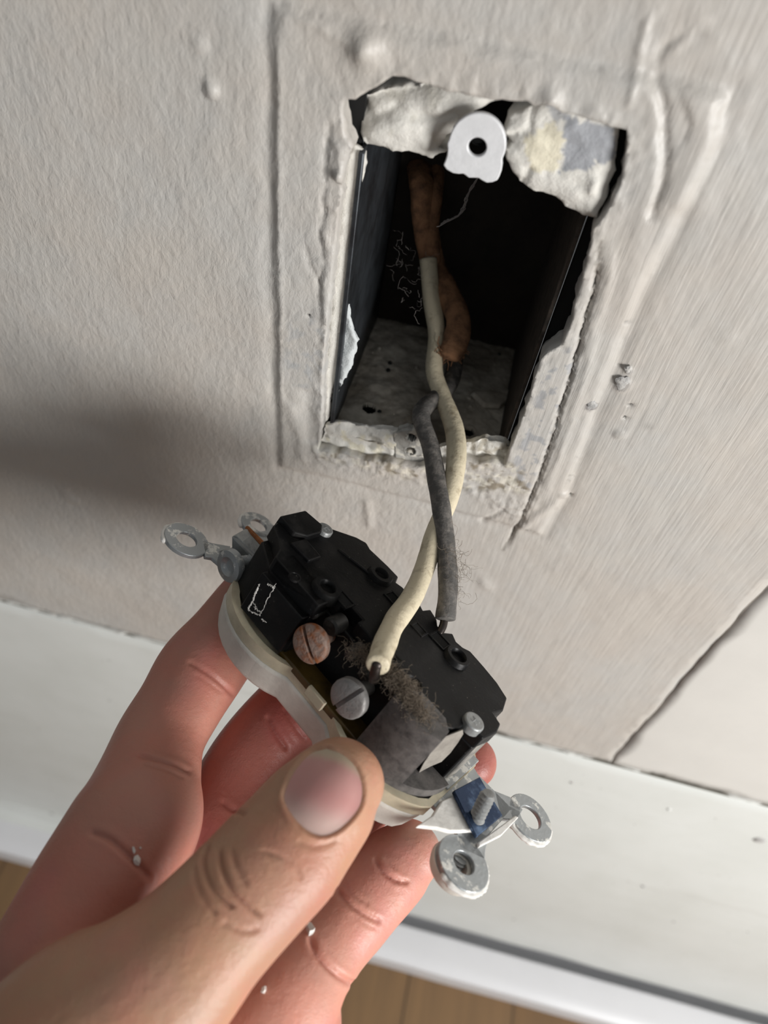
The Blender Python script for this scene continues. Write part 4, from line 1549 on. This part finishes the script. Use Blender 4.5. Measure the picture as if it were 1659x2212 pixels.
# ------------------------------------------------------------------ hand
TAN = (0.47, 0.275, 0.175)
PINK = (0.48, 0.225, 0.17)
RED = (0.40, 0.135, 0.105)
fingers = {
    'index': ([(572, 1262, 205, 66), (545, 1300, 201, 77), (490, 1378, 196, 86), (433, 1450, 190, 95), (388, 1525, 184, 92), (347, 1596, 178, 96), (322, 1680, 170, 112), (300, 1765, 162, 138), (252, 1850, 157, 143), (205, 1930, 154, 146), (150, 2060, 150, 165)], .9),
    'middle': ([(800, 1400, 206, 62), (740, 1440, 204, 74), (668, 1498, 200, 82), (600, 1570, 195, 88), (540, 1645, 190, 90), (490, 1730, 184, 92), (440, 1820, 176, 105), (380, 1930, 168, 125), (300, 2060, 160, 150)], .92),
    'ring': ([(1020, 1646, 198, 56), (975, 1655, 198, 66), (920, 1660, 196, 70), (840, 1685, 190, 72), (760, 1740, 187, 78), (690, 1810, 183, 82), (610, 1910, 176, 92), (520, 2020, 168, 110), (420, 2150, 160, 130)], .92),
    'little': ([(884, 1842, 173, 72), (862, 1862, 172, 82), (835, 1890, 170, 86), (796, 1932, 167, 88), (755, 1975, 164, 93), (715, 2022, 161, 93), (672, 2075, 157, 100), (625, 2140, 153, 122), (560, 2230, 150, 150), (480, 2340, 146, 180)], .9),
    'thumb': ([(738, 1686, 149, 97), (722, 1706, 148, 110), (701, 1733, 147, 119), (676, 1762, 146, 125), (646, 1800, 144.5, 130), (615, 1840, 143, 136), (575, 1882, 141, 138), (536, 1924, 139, 139), (490, 1972, 137, 142), (445, 2020, 135, 147), (385, 2085, 133, 162), (300, 2165, 131, 188), (180, 2260, 131, 222), (90, 2400, 134, 250), (70, 2620, 138, 275)], .82),
}
hb_ = MB()
segsC = []
for nm, (sta, rat) in fingers.items():
    q = np.array([list(P(a, b, d)) + [r * d / F] for a, b, d, r in sta])
    sp = spline(q, 6)
    hb_.tube(sp[:, :3], sp[:, 3], 28, ratio=rat, depth_axis=CAM, capl=.95 if nm != 'thumb' else .92)
    segsC.append((nm, sp))
# palm
palm = [([(250, 1900, 160), (200, 2050, 158), (150, 2250, 154), (120, 2500, 146), (60, 2850, 140)], [11, 15, 19, 22, 23]),
        ([(430, 2050, 164), (380, 2200, 160), (300, 2400, 155), (250, 2600, 148), (100, 2950, 140)], [13, 16, 20, 23, 23]),
        ([(620, 2210, 153), (560, 2330, 150), (480, 2480, 147), (390, 2640, 144), (200, 2980, 140)], [11, 15, 20, 23, 23]),
        ([(280, 2380, 150), (200, 2600, 146), (120, 2850, 141), (0, 3200, 137), (-250, 3800, 132)], [22, 26, 26, 25, 27]), ([(90, 2350, 137), (220, 2420, 144), (420, 2480, 148)], [20, 20, 18])]
for sta, rr_ in palm:
    q = np.array([list(P(*a)) + [b] for a, b in zip(sta, rr_)])
    sp = spline(q, 6)
    hb_.tube(sp[:, :3], sp[:, 3], 28, ratio=.8, depth_axis=CAM)
    segsC.append(('palm', sp))
tmp = hb_.build('hand_tmp', M['skin'])
rm = tmp.modifiers.new('remesh', 'REMESH')
rm.mode = 'VOXEL'
rm.voxel_size = 0.00042
rm.adaptivity = 0.0
dg = bpy.context.evaluated_depsgraph_get()
ev = tmp.evaluated_get(dg)
me = bpy.data.meshes.new_from_object(ev)
bpy.data.objects.remove(tmp)
nv = len(me.vertices)
V = np.zeros(nv * 3)
me.vertices.foreach_get('co', V)
V = V.reshape(-1, 3) * 1000
E_ = np.zeros(len(me.edges) * 2, int)
me.edges.foreach_get('vertices', E_)
E_ = E_.reshape(-1, 2)
deg = np.bincount(E_.ravel(), minlength=nv).astype(float)


def lap(X):
    out = np.zeros_like(X)
    for c in range(X.shape[1]):
        out[:, c] = np.bincount(E_[:, 0], X[E_[:, 1], c], nv) + np.bincount(E_[:, 1], X[E_[:, 0], c], nv)
    return out / np.maximum(deg, 1)[:, None]


for it in range(14):
    V = V + .6 * (lap(V) - V)


def normals(V):
    me.vertices.foreach_set('co', (V / 1000).ravel())
    me.update()
    N = np.zeros(nv * 3)
    me.vertices.foreach_get('normal', N)
    return N.reshape(-1, 3)


N = normals(V)
pj_ = proj(V)
bvh = BVHTree.FromPolygons([Vector(v) for v in V], [tuple(p.vertices) for p in me.polygons])


def visible(idx):
    ok = np.zeros(len(idx), bool)
    for k, i in enumerate(idx):
        d = V[i] - CAM
        L = np.linalg.norm(d)
        hit = bvh.ray_cast(Vector(CAM), Vector(d / L))
        ok[k] = hit[0] is not None and hit[3] > L - 1.6
    return ok


CREASES = [
    ([(404, 1428), (430, 1442), (460, 1462), (490, 1488), (508, 1506)], 5.0, .50, 'i'), ([(420, 1455), (455, 1478), (485, 1500)], 4, .22, 'i'),
    ([(296, 1630), (350, 1643), (385, 1654), (414, 1670)], 5, .65, 'i'), ([(310, 1650), (360, 1664), (400, 1682)], 4, .25, 'i'),
    ([(190, 1795), (235, 1812), (272, 1842), (304, 1873), (330, 1905)], 7, .8, 'i'),
    ([(575, 1545), (596, 1585), (622, 1622)], 6, .6, 'm'), ([(612, 1530), (636, 1568), (660, 1600)], 5, .4, 'm'),
    ([(478, 1730), (505, 1750), (530, 1760)], 6, .5, 'm'),
    ([(806, 1850), (826, 1880), (852, 1900), (886, 1908)], 5, .75, 'l'), ([(820, 1846), (838, 1872), (866, 1892)], 6, -.25, 'l'),
    ([(725, 1918), (750, 1948), (786, 1974), (826, 1994)], 6, .7, 'l'), ([(738, 1906), (764, 1932), (800, 1956)], 5, .2, 'l'), ([(760, 1975), (790, 1996), (815, 2006)], 4, .3, 'l'),
    ([(668, 2018), (682, 2056), (712, 2090), (744, 2116), (770, 2128)], 7, 1.0, 'l'),
    ([(450, 1822), (440, 1850), (442, 1880), (458, 1918), (490, 1950), (506, 1962)], 5, .55, 't'), ([(474, 1832), (478, 1872), (496, 1916), (530, 1952), (566, 1982)], 5, .65, 't'),
    ([(500, 1830), (510, 1872), (535, 1915)], 5, .3, 't'), ([(560, 1838), (606, 1850), (636, 1872), (652, 1904)], 5, .22, 't'), ([(480, 1990), (520, 2010), (560, 2010)], 6, .3, 't'),
    ([(420, 1870), (425, 1910), (445, 1950), (470, 1978)], 5, .3, 't'),
    ([(640, 1815), (680, 1828), (730, 1812)], 7, .2, 't'),
]
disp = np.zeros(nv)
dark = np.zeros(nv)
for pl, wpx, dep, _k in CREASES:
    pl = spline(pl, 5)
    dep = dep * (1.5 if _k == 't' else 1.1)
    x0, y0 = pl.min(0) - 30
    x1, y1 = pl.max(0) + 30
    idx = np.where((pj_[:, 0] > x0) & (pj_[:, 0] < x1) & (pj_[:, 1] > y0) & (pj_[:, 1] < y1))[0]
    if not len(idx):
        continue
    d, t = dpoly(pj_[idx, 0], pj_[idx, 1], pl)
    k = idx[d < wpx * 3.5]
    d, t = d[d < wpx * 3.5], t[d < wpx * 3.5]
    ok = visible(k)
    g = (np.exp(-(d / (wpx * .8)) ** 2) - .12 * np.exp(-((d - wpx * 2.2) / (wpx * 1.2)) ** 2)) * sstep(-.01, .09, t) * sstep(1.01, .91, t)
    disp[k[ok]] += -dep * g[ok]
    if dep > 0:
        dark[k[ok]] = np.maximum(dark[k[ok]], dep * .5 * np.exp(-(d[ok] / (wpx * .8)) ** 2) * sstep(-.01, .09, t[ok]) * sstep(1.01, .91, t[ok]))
# nail bed
NAIL = spline([(706, 1616), (741, 1629), (770, 1658), (783, 1700), (778, 1741), (752, 1776), (720, 1800), (690, 1806), (658, 1791), (629, 1760), (613, 1725), (622, 1693), (640, 1660), (671, 1627), (706, 1616)], 4)[:-1]
idx = np.where((pj_[:, 0] > 570) & (pj_[:, 0] < 820) & (pj_[:, 1] > 1580) & (pj_[:, 1] < 1850))[0]
d, _ = dpoly(pj_[idx, 0], pj_[idx, 1], NAIL, True)
ins = inside(pj_[idx, 0], pj_[idx, 1], NAIL)
sdn = np.where(ins, -d, d)
ok = visible(idx)
g = np.where(sdn < 0, -.55, .35 * np.exp(-((sdn - 7) / 7) ** 2) - .55 * np.exp(-(sdn / 3.5) ** 2))
disp[idx[ok]] += g[ok]
# keep the flesh out of the device (soft pads press against it)
V = V + N * disp[:, None]
V = V + .15 * (lap(V) - V)
for it in range(3):
    DL = (V - TW) @ RW            # hand in device coordinates
    for (u0, u1, v0, v1, w0, w1) in ((-34.5, 34.5, -19.9, 19.0, -9.3, 2.5), (-33, 33, -17.6, 17.6, 2.4, 20), (38, 53, -19, 0, -1.2, 4), (-56, -33, -19, 22, -.8, 4.5)):
        q = (DL[:, 0] > u0) & (DL[:, 0] < u1) & (DL[:, 1] > v0) & (DL[:, 1] < v1) & (DL[:, 2] > w0) & (DL[:, 2] < w1)
        dv = DL[:, 1] - v0
        dw = DL[:, 2] - w0
        a_ = q & (dw <= dv)
        b_ = q & (dw > dv)
        DL[a_, 2] = w0
        DL[b_, 1] = v0
    V = TW + DL @ RW.T
    if it < 2:
        V = V + .3 * (lap(V) - V)


# skin tone: tan on the thumb's back, pinker palms and fingertips
cols = np.zeros((nv, 3))
wsum = np.zeros(nv)
tone = {'index': PINK, 'middle': RED, 'ring': RED, 'little': (0.62, 0.325, 0.25), 'thumb': TAN, 'palm': PINK}
for nm, sp in segsC:
    c_ = sp[::3, :3]
    best = np.full(nv, 1e9)
    for q in range(len(c_)):
        best = np.minimum(best, np.linalg.norm(V - c_[q], axis=1) / sp[q * 3, 3])
    wgt = np.exp(-(best / .45) ** 2 * 2) + 1e-6
    cols += wgt[:, None] * np.array(tone[nm])
    wsum += wgt
cols /= wsum[:, None]
# redder thumb flank and lower fingers
tn = fbm(V[:, 0] * .06, V[:, 1] * .06, V[:, 2] * .06, seed=201)
cols *= (1 + .06 * tn)[:, None]
cols[:, 1] *= 1 - .10 * np.clip(fbm(V[:, 0] * .1, V[:, 1] * .1, V[:, 2] * .1, seed=205), 0, 1)
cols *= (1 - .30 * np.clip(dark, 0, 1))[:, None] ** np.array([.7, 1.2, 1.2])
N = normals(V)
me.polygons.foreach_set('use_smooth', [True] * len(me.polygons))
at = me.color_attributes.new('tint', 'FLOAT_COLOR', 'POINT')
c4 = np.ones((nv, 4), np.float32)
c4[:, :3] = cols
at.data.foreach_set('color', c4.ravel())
me.materials.clear()
me.materials.append(M['skin'])
me.name = 'hand'
hand = bpy.data.objects.new('hand', me)
S.collection.objects.link(hand)
tag(hand, "person's left hand pinching the receptacle between thumb and curled fingers", 'hand')

bvh = BVHTree.FromPolygons([Vector(v) for v in V], [tuple(p.vertices) for p in me.polygons])


def on_hand(px, py):
    r = unit(ray(px, py))
    h = bvh.ray_cast(Vector(CAM), Vector(r))
    return (np.array(h[0]), np.array(h[1])) if h[0] is not None else (None, None)


# thumb nail: a curved plate laid over its bed
cx_, cy_ = NAIL.mean(0)
rows = []
v, f, cc = [], [], []
nr, ns_ = 14, len(NAIL)
cpt_, nrm_ = on_hand(cx_, cy_)
axn = unit(P(735, 1640, 150) - P(660, 1780, 150))


def nail_col(px, py):
    # along the nail from root (lower left) to free edge (upper right)
    t = ((px - 690) * .33 + (py - 1806) * -.94) / 190.0
    s = ((px - 698) * .94 + (py - 1710) * .33) / 80
    base = np.array([.52, .27, .25])
    pale = np.array([.54, .38, .34])
    tipc = np.array([.50, .40, .29])
    m = sstep(.45, .12, t)
    c = base * (1 - m) + pale * m
    m2 = sstep(.80, .93, t + .10 * abs(s) ** 2)
    return c * (1 - m2) + tipc * m2


for i in range(nr + 1):
    k = i / nr
    for j in range(ns_):
        px = cx_ + (NAIL[j][0] - cx_) * (1 - k) * .985
        py = cy_ + (NAIL[j][1] - cy_) * (1 - k) * .985
        if i == nr:
            px, py = cx_ + (NAIL[j][0] - cx_) * .02, cy_ + (NAIL[j][1] - cy_) * .02
        hp_, hn = on_hand(px, py)
        if hp_ is None:
            hp_ = P(px, py, 140)
        v.append(hp_ - unit(ray(px, py)) * (.02 + .55 * (1 - (1 - k) ** 3.0)))
        cc.append(nail_col(px, py))
v = np.array(v)
# relax the plate so it does not copy the skin's wrinkles
G = v.reshape(nr + 1, ns_, 3)
for it in range(6):
    Hn = G.copy()
    Hn[1:-1] = .5 * G[1:-1] + .125 * (G[:-2] + G[2:] + np.roll(G, 1, 1)[1:-1] + np.roll(G, -1, 1)[1:-1])
    G = Hn
v = G.reshape(-1, 3)
for i in range(nr):
    for j in range(ns_):
        j2 = (j + 1) % ns_
        f.append((i * ns_ + j, i * ns_ + j2, (i + 1) * ns_ + j2, (i + 1) * ns_ + j))
f.append(tuple(nr * ns_ + j for j in range(ns_)))
nl = mesh_obj('thumbnail', v, f, M['nail'], hand, cols=np.array(cc))
nl['label'] = 'glossy pink thumbnail'
bm = bmesh.new()
bm.from_mesh(nl.data)
bmesh.ops.recalc_face_normals(bm, faces=bm.faces)
bm.to_mesh(nl.data)
bm.free()


# paint chips lying on the skin
def chip(px, py, poly, label, h=.6, sc=1.0, tilt=(0, 0)):
    p, nn = on_hand(px, py)
    if p is None:
        return
    m = xf(p + nn * .25, nn + RC[:, 0] * tilt[0] + RC[:, 1] * tilt[1], RC[:, 0])
    d = proj(p)[2]
    k = d / F * sc
    mb = MB().prism([((a - px) * k, -(b - py) * k) for a, b in poly], -.5, h, m, inset=.12)
    o = mb.build('paint_chip', M['chip'], smooth=False)
    tag(o, label, 'paint chip', 'paint chips on the hand')


chip(296, 1856, [(291, 1848), (298, 1846), (304, 1856), (303, 1866), (295, 1864), (291, 1856)], 'largest white paint chip on the index finger base, lowest of the three there')
chip(289, 1838, [(284, 1830), (288, 1829), (293, 1838), (290, 1845), (286, 1838)], 'slim white paint chip in the crease of the index finger base', .4)
chip(302, 1832, [(300, 1831), (303, 1829), (305, 1832), (302, 1834)], 'tiny white paint speck right of the slim chip on the index finger base', .3)
chip(668, 2008, [(659, 1996), (671, 1998), (681, 2011), (678, 2017), (669, 2022), (662, 2008)], 'white angular paint chip beside the thumb on the little finger', .8, 1.0, (.3, .5))
chip(570, 2140, [(567, 2135), (574, 2132), (575, 2140), (571, 2146), (565, 2144)], 'small white paint chip on the palm below the thumb')
